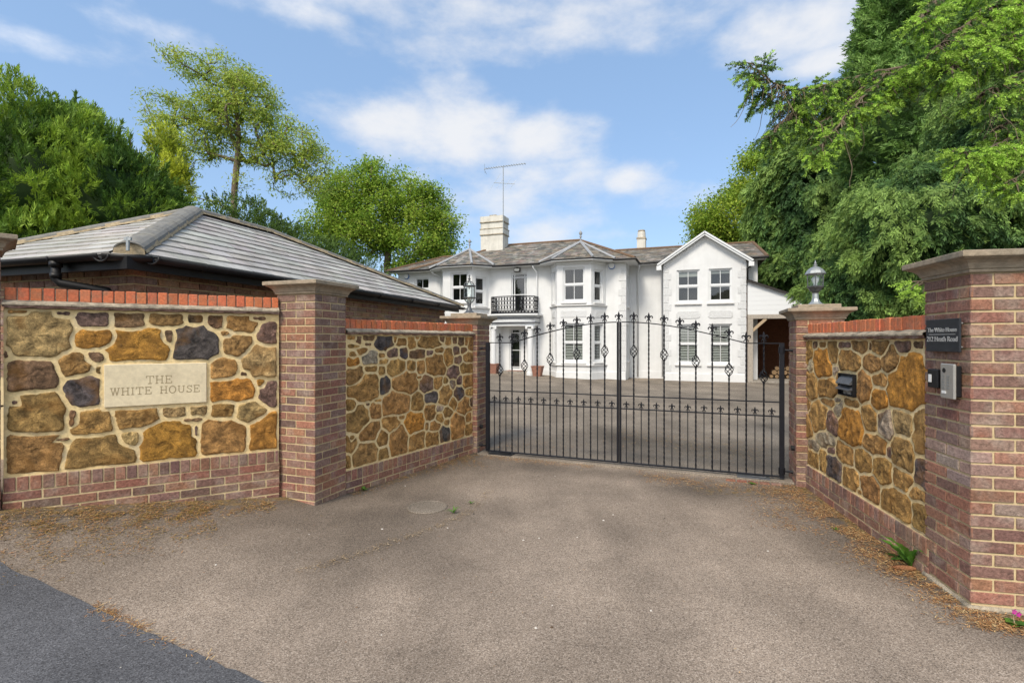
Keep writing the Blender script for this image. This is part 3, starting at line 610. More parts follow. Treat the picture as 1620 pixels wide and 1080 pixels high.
# name stone
a0, a1 = PF.a(165), PF.a(327); hm0, hm1 = PF.h(246, 640), PF.h(246, 575)
pq = thing('name_plaque', tuple(PF.P((a0+a1)/2, hm0, .01)), 'pale limestone plaque carved THE WHITE HOUSE, set in the stone wall', 'plaque')
mb = MB(); mb.box(PF.P(0,0,0), PF.d, PF.n, UP, a0, a1, -.06, .02, hm0, hm1, bev=.004); mb.build('stone_panel', MT['plaque'], pq)
STR = dict(T=[((0,1),(.8,1)),((.4,1),(.4,0)),((.2,0),(.6,0)),((0,1),(0,.8)),((.8,1),(.8,.8))], H=[((.12,0),(.12,1)),((.72,0),(.72,1)),((.12,.5),(.72,.5)),((0,0),(.26,0)),((0,1),(.26,1)),((.6,0),(.86,0)),((.6,1),(.86,1))],
 E=[((.12,0),(.12,1)),((0,1),(.68,1)),((0,0),(.72,0)),((.12,.52),(.5,.52)),((.68,1),(.68,.82)),((.72,0),(.72,.2)),((.5,.62),(.5,.42))],
 W=[((.1,1),(.32,0)),((.32,0),(.54,.95)),((.54,.95),(.76,0)),((.76,0),(.98,1)),((0,1),(.24,1)),((.84,1),(1.08,1)),((.44,1),(.64,1))],
 I=[((.18,0),(.18,1)),((.03,0),(.33,0)),((.03,1),(.33,1))],
 O=[((.42+.40*math.cos(t*PI/8), .5+.52*math.sin(t*PI/8)), (.42+.40*math.cos((t+1)*PI/8), .5+.52*math.sin((t+1)*PI/8))) for t in range(16)],
 U=[((.12,1),(.12,.3)),((.12,.3),(.24,.06)),((.24,.06),(.44,0)),((.44,0),(.62,.08)),((.62,.08),(.72,.3)),((.72,.3),(.72,1)),((0,1),(.26,1)),((.6,1),(.86,1))],
 S=[((.6,.84),(.42,1)),((.42,1),(.2,.96)),((.2,.96),(.08,.76)),((.08,.76),(.22,.57)),((.22,.57),(.5,.45)),((.5,.45),(.64,.26)),((.64,.26),(.5,.03)),((.5,.03),(.24,0)),((.24,0),(.06,.16)),((.62,1),(.62,.78)),((.05,.24),(.05,0))])
WID = dict(T=.95, H=1.0, E=.88, W=1.2, I=.5, O=1.0, U=1.0, S=.82)
def carve(mb, word, ac, h, size, gapw=.10):
    tot = sum(WID.get(c, .75)+gapw for c in word)*size; x = ac-tot/2
    for c in word:
        if c != ' ':
            for (p, q) in STR[c]:
                p_ = np.array(p)*size; q_ = np.array(q)*size; L_ = np.linalg.norm(q_-p_); dd = (q_-p_)/L_
                D = PF.d*dd[0]+UP*dd[1]; E = -PF.d*dd[1]+UP*dd[0]
                mb.box(PF.P(x+p_[0], h+p_[1], .0202), D, E, PF.n, -.0022, L_+.0022, -.0032, .0032, -.002, .0006)
        x += (WID.get(c, .75)+gapw)*size
mb = MB(); ac = (a0+a1)/2; sz = .062
carve(mb, 'THE', ac+.02, PF.h(249,605)-.004, sz); carve(mb, 'WHITE HOUSE', ac+.0, PF.h(249,621)-.004, sz*.93); mb.build('carved_letters', MT['plaqueink'], pq)

# slate sign, intercom, reader on the near pillar
C4 = np.array((2.70, 2.975)); PS = Plane(C4+np.array((.2,.98))*.415, (-.2, -.98), (-1, 0))     # a runs towards the camera
s0, s1 = .085, .405
sg = thing('address_sign', tuple(PS.P(.25, 1.55, .01)), 'square black slate sign with raised silver lettering on the near brick pillar', 'sign')
zs1, zs0 = 1.712, 1.508
sdir = PS.d
mb = MB(); mb.box(PS.P(0,0,.012), sdir, PS.n, UP, .055, .385, .018, .030, zs0, zs1, bev=.002); mb.build('slate_panel', MT['slatesign'], sg)
for x in (.09, .35):
    for z in (zs0+.03, zs1-.03): mb = MB(); mb.tube([PS.P(x, z, .005), PS.P(x, z, .033)], .006, 8); mb.build('standoff', MT['metal'], sg)
text_obj('The White House', .039, PS.P(.22, 1.632, .0435), sdir, UP, .0016, MT['silver'], sg)
text_obj('212 Heath Road', .046, PS.P(.22, 1.572, .0435), sdir, UP, .0016, MT['silver'], sg)
mb = MB(); mb.box(PS.P(0,0,.042), sdir, PS.n, UP, .09, .35, 0, .0015, 1.615, 1.618); mb.build('rule_line', MT['silver'], sg)
PS = Plane(C4+np.array((.2,.98))*.385, (-.2, -.98), (-1, 0))
ic = thing('intercom_panel', tuple(PS.P(.29, 1.19, .02)), 'brushed steel intercom with speaker grille and push buttons on the near pillar', 'intercom')
mb = MB(); mb.box(PS.P(0,0,.008), sdir, PS.n, UP, .215, .325, 0, .035, 1.235, 1.425, bev=.006); mb.build('back_box', MT['black'], ic)
mb = MB(); mb.box(PS.P(0,0,.043), sdir, PS.n, UP, .205, .335, 0, .016, 1.222, 1.436, bev=.005); mb.build('face_plate', MT['steel'], ic)
mb = MB(); ctr = PS.P(.245, 1.395, .0595); mb.tube([ctr, ctr+PS.n*.003], .014, 16); mb.build('lens', MT['black'], ic)
mb = MB()
for r_ in range(5): mb.box(PS.P(0,0,.0595), sdir, PS.n, UP, .222, .252, 0, .002, 1.285+.018*r_, 1.290+.018*r_); mb.box(PS.P(0,0,.0595), sdir, PS.n, UP, .272, .296, 0, .002, 1.285+.018*r_, 1.290+.018*r_)
mb.build('call_buttons', MT['metal'], ic)
mb = MB(); mb.box(PS.P(0,0,.0595), sdir, PS.n, UP, .222, .262, 0, .0015, 1.252, 1.268); mb.build('name_slot', MT['bulb'], ic)
rd = thing('card_reader', tuple(PS.P(.12, 1.27, .02)), 'small black entry reader with a white key window, left of the steel intercom', 'reader')
mb = MB(); mb.box(PS.P(0,0,.008), sdir, PS.n, UP, .06, .165, 0, .045, 1.275, 1.395, bev=.005); mb.build('case', MT['black'], rd)
mb = MB(); mb.box(PS.P(0,0,.053), sdir, PS.n, UP, .075, .105, 0, .002, 1.31, 1.36); mb.build('key_window', MT['bulb'], rd)
# letter box
la0, la1 = PR.a(1332), PR.a(1356); lz0, lz1 = PR.h(1344, 626), PR.h(1344, 591)
lb = thing('letter_box', tuple(PR.P((la0+la1)/2, lz0, 0)), 'black letter box marked LETTERS, set in the right stone wall', 'letter box')
mb = MB(); W_ = la1-la0; Hh = lz1-lz0; O = PR.P(la0, lz0)
mb.box(O, PR.d, PR.n, UP, 0, W_, -.05, .012, 0, Hh); 
for (x0,x1,z0,z1) in ((0,W_,0,.008),(0,W_,Hh-.008,Hh),(0,.008,0,Hh),(W_-.008,W_,0,Hh)): mb.box(O, PR.d, PR.n, UP, x0, x1, .0, .035, z0, z1)
mb.build('case', MT['black'], lb)
for zt_, zb_ in ((.92,.56),(.50,.30)):
    mb = MB(); A_ = [PR.P(la0+.012, lz0+Hh*zt_, .013), PR.P(la0+.012, lz0+Hh*zb_, .06), PR.P(la0+.012, lz0+Hh*zb_-.006, .06), PR.P(la0+.012, lz0+Hh*zb_, .013)]
    mb.prism(A_, PR.d*(W_-.024)); mb.build('flap', MT['lampmetal'], lb)
text_obj('LETTERS', Hh*.2, PR.P((la0+la1)/2, lz0+Hh*.08, .0155), PR.d, UP, .002, MT['silver'], lb)

# ------------------------------------------------------------------ gates
GD = np.array((*gd, 0.)); GN = np.array((*gn, 0.)); GW = float(np.linalg.norm(GR-GL))
def fleur(mb, P, X, Y, k=1.0):
    P = np.asarray(P, float); q = lambda x, z: P+X*(x*k)+UP*(z*k)
    mb.box(P, X, Y, UP, -.007*k, .007*k, -.006*k, .006*k, 0, .06*k)
    mb.prism([q(x, z)-Y*.006*k for x, z in ((-.005,.048),(-.015,.08),(-.011,.1),(0,.132),(.011,.1),(.015,.08),(.005,.048))], Y*.012*k)
    mb.box(P, X, Y, UP, -.014*k, .014*k, -.009*k, .009*k, .040*k, .052*k)
    for s_ in (-1, 1):
        mb.tube([q(s_*x, z) for x, z in ((.004,.05),(.014,.074),(.028,.084),(.041,.078),(.046,.064),(.040,.055),(.032,.058))], [.006*k,.008*k,.009*k,.008*k,.006*k,.005*k,.003*k], 6)
        mb.tube([q(s_*x, z) for x, z in ((.004,.036),(.016,.034),(.026,.022),(.024,.012),(.017,.014))], [.005*k,.006*k,.005*k,.004*k,.003*k], 6)
def top_h(t):                         # height of the swept top rail, t = 0 hinge .. 1 meeting stile
    return 1.545 if t < .2 else 1.545+.262*math.sin((t-.2)/.8*PI/2)
def gate_leaf(P0, D, L, label):
    P0 = np.array((*P0, 0.)); o = thing('gate_leaf', tuple(P0), label, 'gate', 'pair of black wrought iron gates')
    Nn = GN; b0 = .045
    q = lambda a, h, n=0: P0+D*a+UP*h+Nn*n
    def part(name, fn, par=o, m=MT['iron'], smooth=False):
        mb = MB(); fn(mb); return mb.build(name, m, par, smooth)
    part('hinge_stile', lambda m: m.box(q(0,0), D, Nn, UP, -.025, .025, -.025, .025, b0, 1.55, bev=.003))
    part('meeting_stile', lambda m: m.box(q(0,0), D, Nn, UP, L-.027, L-.004, -.018, .018, b0, top_h(1)+.005, bev=.003))
    part('bottom_rail', lambda m: m.box(q(0,0), D, Nn, UP, .028, L-.027, -.018, .018, b0, b0+.016, bev=.002))
    for h in (.885, .725): part('middle_rail', lambda m: m.box(q(0,0), D, Nn, UP, .028, L-.027, -.014, .014, h-.006, h+.006))
    def top(m):
        ts = [0, .2] + list(np.linspace(.23, .98, 24))
        for i in range(len(ts)-1):
            A_, B_ = q(ts[i]*L, top_h(ts[i])), q(ts[i+1]*L, top_h(ts[i+1])); dd = (B_-A_); l = np.linalg.norm(dd); dd /= l
            m.box(A_, dd, Nn, np.cross(dd, Nn)*(1 if np.cross(dd, Nn)[2] > 0 else -1), -.002, l+.002, -.016, .016, -.006, .006)
    part('top_rail', top)
    for i in range(1, 10):
        t = i/10; a = t*L; th = top_h(t)
        def bar(m):
            lo, hi = b0+.01, th+.01; n = 110; cage = None
            if i % 2 == 1: cage = th-.375 if i in (1,) else th-.36-.07*sm((t-.15)/.6)*0
            zs = np.linspace(lo, hi, n)
            segs = [(lo, hi)] if cage is None else [(lo, cage-.068), (cage+.068, hi)]
            for (z0, z1) in segs:
                k = max(3, int((z1-z0)/.015)); m.tube([q(a, z) for z in np.linspace(z0, z1, k)], .0102, 4, twist=R(24))
        br = part('twisted_bar', bar)
        if i % 2 == 1:
            cz = top_h(t)-(.20 if t < .2 else .20+.0*t) if False else {1:1.545-.235, 3:1.545-.20, 5:1.545-.12+.03, 7:1.545-.03, 9:1.545-.015}[i]
            cz = th-.375 if i == 1 else th-.36
            def cage_fn(m):
                for k in range(5):
                    ph = 2*PI*k/5; pts = []
                    for j in range(13):
                        f = j/12; r_ = .004+.042*math.sin(f*PI)**.85; an = ph+f*PI*1.1
                        pts.append(q(a+r_*math.cos(an), cz-.07+.14*f, r_*math.sin(an)))
                    m.tube(pts, .0048, 5)
                for z in (cz-.07, cz+.07): m.box(q(a, z), D, Nn, UP, -.013, .013, -.013, .013, -.008, .008)
            part('basket', cage_fn, br)
        part('finial', lambda m: fleur(m, q(a, th+.004), D, Nn), br, smooth=False)
    for i in range(10):
        a = (i+.5)/10*L
        if i == 0: a += .01
        br = part('plain_bar', lambda m: m.box(q(a, 0), D, Nn, UP, -.0052, .0052, -.0052, .0052, b0+.01, .73))
        part('finial', lambda m: fleur(m, q(a, .728), D, Nn, .75), br)
    part('finial', lambda m: fleur(m, q(L-.004 if D is GD else L-.02, top_h(1)+.004), D, Nn)) if D is GD else None
    def hinge(m, z):
        m.tube([q(0, z-.035), q(0, z+.035)], .034, 12); m.tube([q(-.01, z), q(-.13, z-.005)], .011, 8)
        m.tube([q(-.085, z-.002), q(-.11, z-.003)], .02, 6)
    part('hinge', lambda m: hinge(m, 1.47)); part('hinge', lambda m: hinge(m, .12))
    return o
gate_leaf(GL+gd*.0, GD, GW/2, 'black wrought iron gate leaf hung from the pillar with the clear glass lantern')
gate_leaf(GR-gd*.0, -GD, GW/2, 'black wrought iron gate leaf hung from the pillar with the domed lantern')
for P_, nrm, lab in ((np.array((-.49,7.08,.40))+np.array((.9397,-.342,0))*0, None, 'small black gate sensor low on the left gate pillar'),):
    pass
def sensor(P, n, label):
    mb = MB(); mb.tube([P, P+n*.035], .028, 12); tag(mb.build('gate_sensor', MT['black'], origin=tuple(P)), label, 'sensor', 'gate safety sensors')
ge = np.array((.9397,-.342,0)); gg = np.array((.342,.9397,0))
sensor(np.array((-.49,7.08,0))+ge*0+ge*.0+np.array((0,0,.36))+gg*.10+ge*.005, ge, 'small black gate sensor low on the left gate pillar')
sensor(np.array((3.06,5.44,0))+gg*.10+np.array((0,0,.40)), -ge, 'small black gate sensor low on the right gate pillar')
for nm, P_, lab in (('l', GL+gd*.22, 'black underground gate motor cover below the left gate leaf'), ('r', GR-gd*.28, 'grey gate motor cover below the right gate leaf')):
    mb = MB(); mb.box((*P_, 0), GD, GN, UP, -.18, .16, -.09, .06, .018, .034, bev=.004); mb.box((*P_, 0), GD, GN, UP, -.02, .12, -.05, .02, .034, .044, bev=.004)
    tag(mb.build('motor_cover', MT['lampmetal'] if nm == 'r' else MT['black'], origin=(*P_, .018)), lab, 'motor cover', 'gate motor covers')

# ------------------------------------------------------------------ lanterns on the gate pillars
def lantern_clear(P):
    o = thing('pillar_lantern', tuple(P), 'weathered lantern with clear glass cylinder in a ring cage, on the left gate pillar', 'lantern', 'lanterns on the gate pillars')
    m = MB(); m.lathe(P, [(.085,0),(.087,.012),(.07,.02),(.045,.045),(.03,.08),(.025,.12),(.032,.15),(.03,.155)], 14); m.build('stem', MT['lampmetal'], o, True)
    m = MB()
    for z, r in ((.225,.088),(.395,.088)): m.lathe(P, [(r-.008,z),(r+.004,z),(r+.006,z+.012),(r-.008,z+.014)], 18)
    for k in range(4):
        an = k*PI/2+.5; c, s = math.cos(an), math.sin(an)
        m.tube([P+np.array((c*r, s*r, z)) for r, z in ((.022,.155),(.05,.17),(.075,.2),(.084,.23),(.084,.3),(.084,.40),(.072,.435),(.045,.462),(.015,.475))], .0055, 5)
    m.build('cage', MT['lampmetal'], o, True)
    m = MB(); m.lathe(P, [(.03,.16),(.062,.20),(.072,.24),(.072,.39),(.06,.425),(.02,.45)], 18); m.build('glass', MT['lampglass'], o, True)
    m = MB(); m.lathe(P, [(.02,.17),(.022,.28),(.015,.285)], 10); m.build('light_bulb', MT['bulb'], o, True); m = MB(); m.lathe(P, [(.012,.36),(.014,.455)], 8); m.build('lamp_holder', MT['bulb'], o, True)
    m = MB(); m.lathe(P, [(.03,.465),(.016,.478),(.012,.495),(.022,.505),(.012,.52),(.008,.54),(.013,.55),(.0,.575)], 10); m.build('finial', MT['lampmetal'], o, True)
def lantern_dome(P):
    P = np.asarray(P); o = thing('pillar_lantern', tuple(P), 'grey domed lantern with hexagonal panes and a white bulb, on the right gate pillar', 'lantern', 'lanterns on the gate pillars')
    m = MB(); m.lathe(P, [(.082,0),(.084,.01),(.066,.018),(.045,.04),(.034,.07),(.03,.125),(.036,.135)], 8); m.build('stem', MT['metal'], o)
    m = MB(); m.lathe(P, [(.012,.13),(.03,.138),(.06,.16),(.075,.185),(.092,.195),(.094,.205),(.086,.21)], 6, mi=0); m.build('bowl', MT['lampmetal'], o)
    m = MB()
    for k in range(6):
        an = k*PI/3; c, s = math.cos(an), math.sin(an); m.tube([P+np.array((c*.082, s*.082, .205)), P+np.array((c*.088, s*.088, .345))], .006, 4)
    m.build('cage', MT['lampmetal'], o)
    m = MB(); m.lathe(P, [(.078,.208),(.084,.34)], 6); m.build('glass', MT['lampglass'], o)
    m = MB(); m.lathe(P, [(.02,.205),(.02,.24),(.034,.265),(.038,.285),(.03,.31),(.012,.322)], 12); m.build('light_bulb', MT['bulb'], o, True)
    m = MB(); m.lathe(P, [(.10,.338),(.104,.344),(.098,.352),(.088,.375),(.066,.40),(.038,.418),(.016,.425),(.02,.435),(.022,.442),(.010,.45),(.014,.462),(.006,.475),(.0,.50)], 12); m.build('roof', MT['metal'], o)
lantern_clear(np.array((-.49,7.08,0))+np.array((-.9397,.342,0))*.22+np.array((.342,.9397,0))*.22+UP*1.965)
lantern_dome(np.array((3.06,5.44,0))+np.array((.9397,-.342,0))*.22+np.array((.342,.9397,0))*.22+UP*1.965)

# ------------------------------------------------------------------ tiled roofs
def tiled(mb, E0, E1, T0, T1, gauge, tw, riser, pal, stag=True, var=.1):
    E0, E1, T0, T1 = [np.asarray(p, float) for p in (E0, E1, T0, T1)]
    nrm = np.cross(E1-E0, (T0+T1)/2-E0); nrm /= np.linalg.norm(nrm)
    if nrm[2] < 0: nrm = -nrm
    sl = np.linalg.norm((T0+T1)/2-(E0+E1)/2); n = max(1, int(round(sl/gauge)))
    along = (E1-E0)/np.linalg.norm(E1-E0)
    for i in range(n):
        f0, f1 = i/n, (i+1)/n; A0, A1 = E0+(T0-E0)*f0, E1+(T1-E1)*f0; B0, B1 = E0+(T0-E0)*f1, E1+(T1-E1)*f1
        la0, la1 = np.dot(A0-E0, along), np.dot(A1-E0, along); lb0, lb1 = np.dot(B0-E0, along), np.dot(B1-E0, along)
        x = math.floor(min(la0, lb0)/tw)*tw - (tw/2 if (stag and i % 2) else 0)
        while x < max(la1, lb1):
            a0, a1 = max(x, la0), min(x+tw, la1); b0, b1 = max(x, lb0), min(x+tw, lb1)
            a1 = max(a0, a1) if a1 > la0 else a0; 
            if (a1-a0) > .005 or (b1-b0) > .005:
                if a1-a0 <= 0: a0 = a1 = min(max(x+tw/2, la0), la1)
                if b1-b0 <= 0: b0 = b1 = min(max(x+tw/2, lb0), lb1)
                c = rc(random.choice(pal), var, .03); r = riser*random.uniform(.85, 1.15)
                p = [E0*0+A0+along*(a0-la0)+nrm*r, A0+along*(a1-la0)+nrm*r, B0+along*(b1-lb0)+nrm*.001, B0+along*(b0-lb0)+nrm*.001]
                g_ = .002; p[0] = p[0]+along*g_; p[1] = p[1]-along*g_
                fr = [p[0], p[1], p[1]-nrm*(r+.004), p[0]-nrm*(r+.004)]
                mb.add(p+fr, [(0,1,2,3),(7,6,5,4)], c)
            x += tw
def ridge_run(mb, mort, p0, p1, r, seg, yaw=None):
    p0, p1 = np.asarray(p0, float), np.asarray(p1, float); d = p1-p0; L = np.linalg.norm(d); d /= L
    side = np.cross(d, UP); side /= np.linalg.norm(side); up = np.cross(side, d); n = max(1, int(L/seg))
    for i in range(n):
        a, b = L*i/n, L*(i+1)/n+.012; vs = []
        for (t, rr) in ((a, r*1.03), (b, r)):
            for sgn, rad in ((1, rr), (0, rr-.014)):
                for k in range(9):
                    an = PI*k/8; vs.append(p0+d*(t-(0 if t == a else 0))+side*math.cos(an)*rad*1.1+up*(math.sin(an)*rad*.62-.01))
        # outer a:0-8, inner a:9-17, outer b:18-26, inner b:27-35
        fs = [(k,k+1,19+k,18+k) for k in range(8)]+[(9+k,27+k,28+k,10+k) for k in range(8)]+[(k,9+k,10+k,k+1) for k in range(8)]+[(18+k,19+k,28+k,27+k) for k in range(8)]
        mb.add(vs, fs, (.2,.2,.2))
    if mort is not None:
        n = int(L/.06)
        for sgn in (-1, 1):
            vs = []
            for i in range(n+1):
                t = L*i/n; q = .012*mnoise.noise(Vector((t*11, sgn*5, r)))
                vs += [p0+d*t+side*sgn*(r*1.02)+up*.012, p0+d*t+side*sgn*(r*1.22+q)-up*(.035+q)]
            mort.add(vs, [(2*i,2*i+1,2*i+3,2*i+2) for i in range(n)])

# ------------------------------------------------------------------ garage
W0 = np.array((-3.476, 4.65, 0.)); gm = np.array((.299,.954,0.)); gl = np.array((-.954,.299,0.)); ov = .25
GE = W0+(-gl-gm)*ov; EH = 2.33
ga = thing('garage', tuple(W0+gm*3+gl*1.5), 'low brick garage with a grey tiled hipped roof behind the stone wall', 'garage')
LM, LL = 6.71, 2.9
core = MB(); core.box(W0, gm, gl, UP, .012, LM-.01, .012, LL-.01, 0, EH+.05); core.build('wall_core', MT['brickmortar'], ga)
GBR = [(.27,.15,.09),(.23,.125,.085),(.31,.17,.095),(.22,.12,.08),(.19,.12,.095)]
b = MB(); brick_face(b, W0, gm, -gl, LM, 1.2, EH, pal=GBR); brick_face(b, W0+gl*LL, -gl, -gm, LL, 1.2, EH, pal=GBR, offs=(.5,1)); b.build('brick_wall', MT['brick'], ga)
RL, RW_ = LM+2*ov+.06, LL+2*ov
def gq(r, q, h): return GE+gm*r+gl*q+UP*h
ch = .19; AP, AP2 = gq(1.95, 1.55, 3.27), gq(3.3, 1.55, 3.27)
cs_ = (GE+gm*ch, GE+gl*ch)
TP = [(.40,.385,.355),(.38,.365,.335),(.42,.405,.375),(.35,.335,.31)]
t = MB(); Ez = EH+.005
tiled(t, gq(ch,0,Ez), gq(RL,0,Ez), AP, AP2, .20, .30, .016, TP, var=.09)
tiled(t, gq(0,RW_,Ez), gq(0,ch,Ez), AP, AP, .20, .30, .016, TP, var=.09)
t.add([gq(0,ch,Ez),gq(ch,0,Ez),AP], [(0,1,2)], TP[0])
tiled(t, gq(RL,0,Ez), gq(RL,RW_,Ez), AP2, AP2, .20, .30, .016, TP, var=.09)
tiled(t, gq(RL,RW_,Ez), gq(0,RW_,Ez), AP2, AP, .20, .30, .016, TP, var=.09)
t.build('tiled_roof', MT['tile'], ga)
rd_ = MB(); mo = MB()
ridge_run(rd_, mo, gq(.10,.10,Ez+.055), AP+UP*.02, .105, .40)
ridge_run(rd_, mo, AP+UP*.02, gq(0,RW_,Ez+.02), .085, .45); ridge_run(rd_, mo, AP+UP*.02, AP2+UP*.02, .085, .45); ridge_run(rd_, mo, AP2+UP*.02, gq(RL,0,Ez+.02), .085, .45)
c_ = gq(.10,.10,Ez+.055); sd_ = np.cross(AP-c_, UP); sd_ /= np.linalg.norm(sd_)
mo.add([c_+sd_*.12-UP*.05, c_-sd_*.12-UP*.05]+[c_+sd_*.112*math.cos(PI*k/8)+UP*(.062*math.sin(PI*k/8)) for k in range(9)], [tuple([0]+list(range(2,11))+[1])])
rd_.build('ridge_tiles', MT['ridge'], ga, False); mo.build('ridge_mortar', MT['oldmortar'], ga)
f = MB()
f.box(GE, gm, gl, UP, .03, RL-.03, .03, .07, EH-.13, EH-.02); f.box(GE, gm, gl, UP, .03, .07, .07, RW_, EH-.13, EH-.02)
f.box(GE, gm, gl, UP, .05, RL-.05, .05, RW_-.05, EH-.10, EH-.085); f.build('fascia', MT['black'], ga)
def gutter(mb, p0, p1, r=.055, clips=True):
    p0, p1 = np.asarray(p0, float), np.asarray(p1, float); d = p1-p0; L = np.linalg.norm(d); d /= L; side = np.cross(d, UP); side /= np.linalg.norm(side)
    vs = []
    for t_ in (0, L):
        for rr in (r, r-.008):
            for k in range(9):
                an = PI+PI*k/8; vs.append(p0+d*t_+side*math.cos(an)*rr+UP*math.sin(an)*rr)
    fs = [(k,k+1,19+k,18+k) for k in range(8)]+[(9+k,27+k,28+k,10+k) for k in range(8)]+[(0,18,27,9),(8,17,35,26)]+[(k,9+k,10+k,k+1) for k in range(8)]+[(18+k,19+k,28+k,27+k) for k in range(8)]
    mb.add(vs, fs)
    if clips:
        t_ = .5
        while t_ < L: mb.tube([p0+d*t_+side*math.cos(a)*(r+.006)+UP*math.sin(a)*(r+.006) for a in np.linspace(PI, 2*PI, 7)], .007, 5); t_ += 1.05
gu = MB(); gh = EH-.008
gutter(gu, gq(ch+.02,-.045,gh), gq(RL+.02,-.045,gh-.015)); gutter(gu, gq(-.045,RW_+.02,gh), gq(-.045,ch+.02,gh)); gutter(gu, gq(-.045,ch+.02,gh), gq(ch+.02,-.045,gh), clips=False)
for p in (gq(-.045,ch+.02,gh), gq(ch+.02,-.045,gh)):
    gu.tube([p+np.array((math.cos(a)*.066, -.02, math.sin(a)*.066)) for a in np.linspace(PI, 2*PI, 8)], .010, 6)
gu.build('gutter', MT['black'], ga, True)
dp = MB(); qd = .80
p = gq(-.045, qd, EH-.05)
P4 = gq(.20, qd-.36, EH-.36)
dp.tube([p+UP*.01, p-UP*.15, p-UP*.19+(P4-p)*np.array((.08,.08,0)), P4+UP*.06-(P4-p)*np.array((.1,.1,0)), P4, P4-UP*.9], .037, 12); dp.tube([p-UP*.10, p-UP*.145], .044, 12); dp.tube([p+UP*.005, p-UP*.045], .05, 12)
dp.build('downpipe', MT['black'], ga, True)
ve = MB(); p = gq(.06,.06,EH+.03); ve.tube([p, p+UP*.12], .014, 8); ve.box(p, np.array((1,0,0)), np.array((0,1,0)), UP, -.03,.03,-.01,.01,.09,.115); ve.build('hip_iron', MT['metal'], ga)

# ------------------------------------------------------------------ the white house
M0 = np.array((4.5, 20.0, 0.)); he = np.array((.9397,-.342,0.)); hn = np.array((.342,.9397,0.))
def HP(s, d, h=0): return M0+he*s+hn*d+UP*h
def S(u, d=0):
    t_ = (u-CU)/F; return (t_*(20+.9397*d)-4.5-.342*d)/(.9397+.342*t_)
def HH(u, v, d=0):
    P_ = HP(S(u, d), d); return H+(CV-v)*P_[1]/F
def HPl(s0, d0, s1, d1):
    a, b = HP(s0, d0), HP(s1, d1); return Plane(a[:2], (b-a)[:2]), float(np.linalg.norm((b-a)[:2]))
ho = thing('white_house', tuple(HP(-4, 3, .0)), 'long white rendered two-storey house with bay windows and slate roofs beyond the gates', 'house')
EA = 4.70
wl = MB()
def wall(pl, L, h0, h1, holes=(), rev=.14):
    xs = sorted({0, L, *[x for q in holes for x in q[:2]]}); zs = sorted({h0, h1, *[x for q in holes for x in q[2:]]})
    for i in range(len(xs)-1):
        for j in range(len(zs)-1):
            cx, cz = (xs[i]+xs[i+1])/2, (zs[j]+zs[j+1])/2
            if any(q[0] < cx < q[1] and q[2] < cz < q[3] for q in holes): continue
            wl.add([pl.P(xs[i],zs[j]), pl.P(xs[i+1],zs[j]), pl.P(xs[i+1],zs[j+1]), pl.P(xs[i],zs[j+1])], [(0,1,2,3)])
    for (x0,x1,z0,z1) in holes:
        for (a, b) in (((x0,z0),(x0,z1)),((x0,z1),(x1,z1)),((x1,z1),(x1,z0)),((x1,z0),(x0,z0))):
            wl.add([pl.P(*a), pl.P(*b), pl.P(*b,-rev), pl.P(*a,-rev)], [(0,1,2,3)])
def hole(pl, u0, u1, v0, v1):
    um = (u0+u1)/2; return (pl.a(u0), pl.a(u1), pl.h(um, v1), pl.h(um, v0))
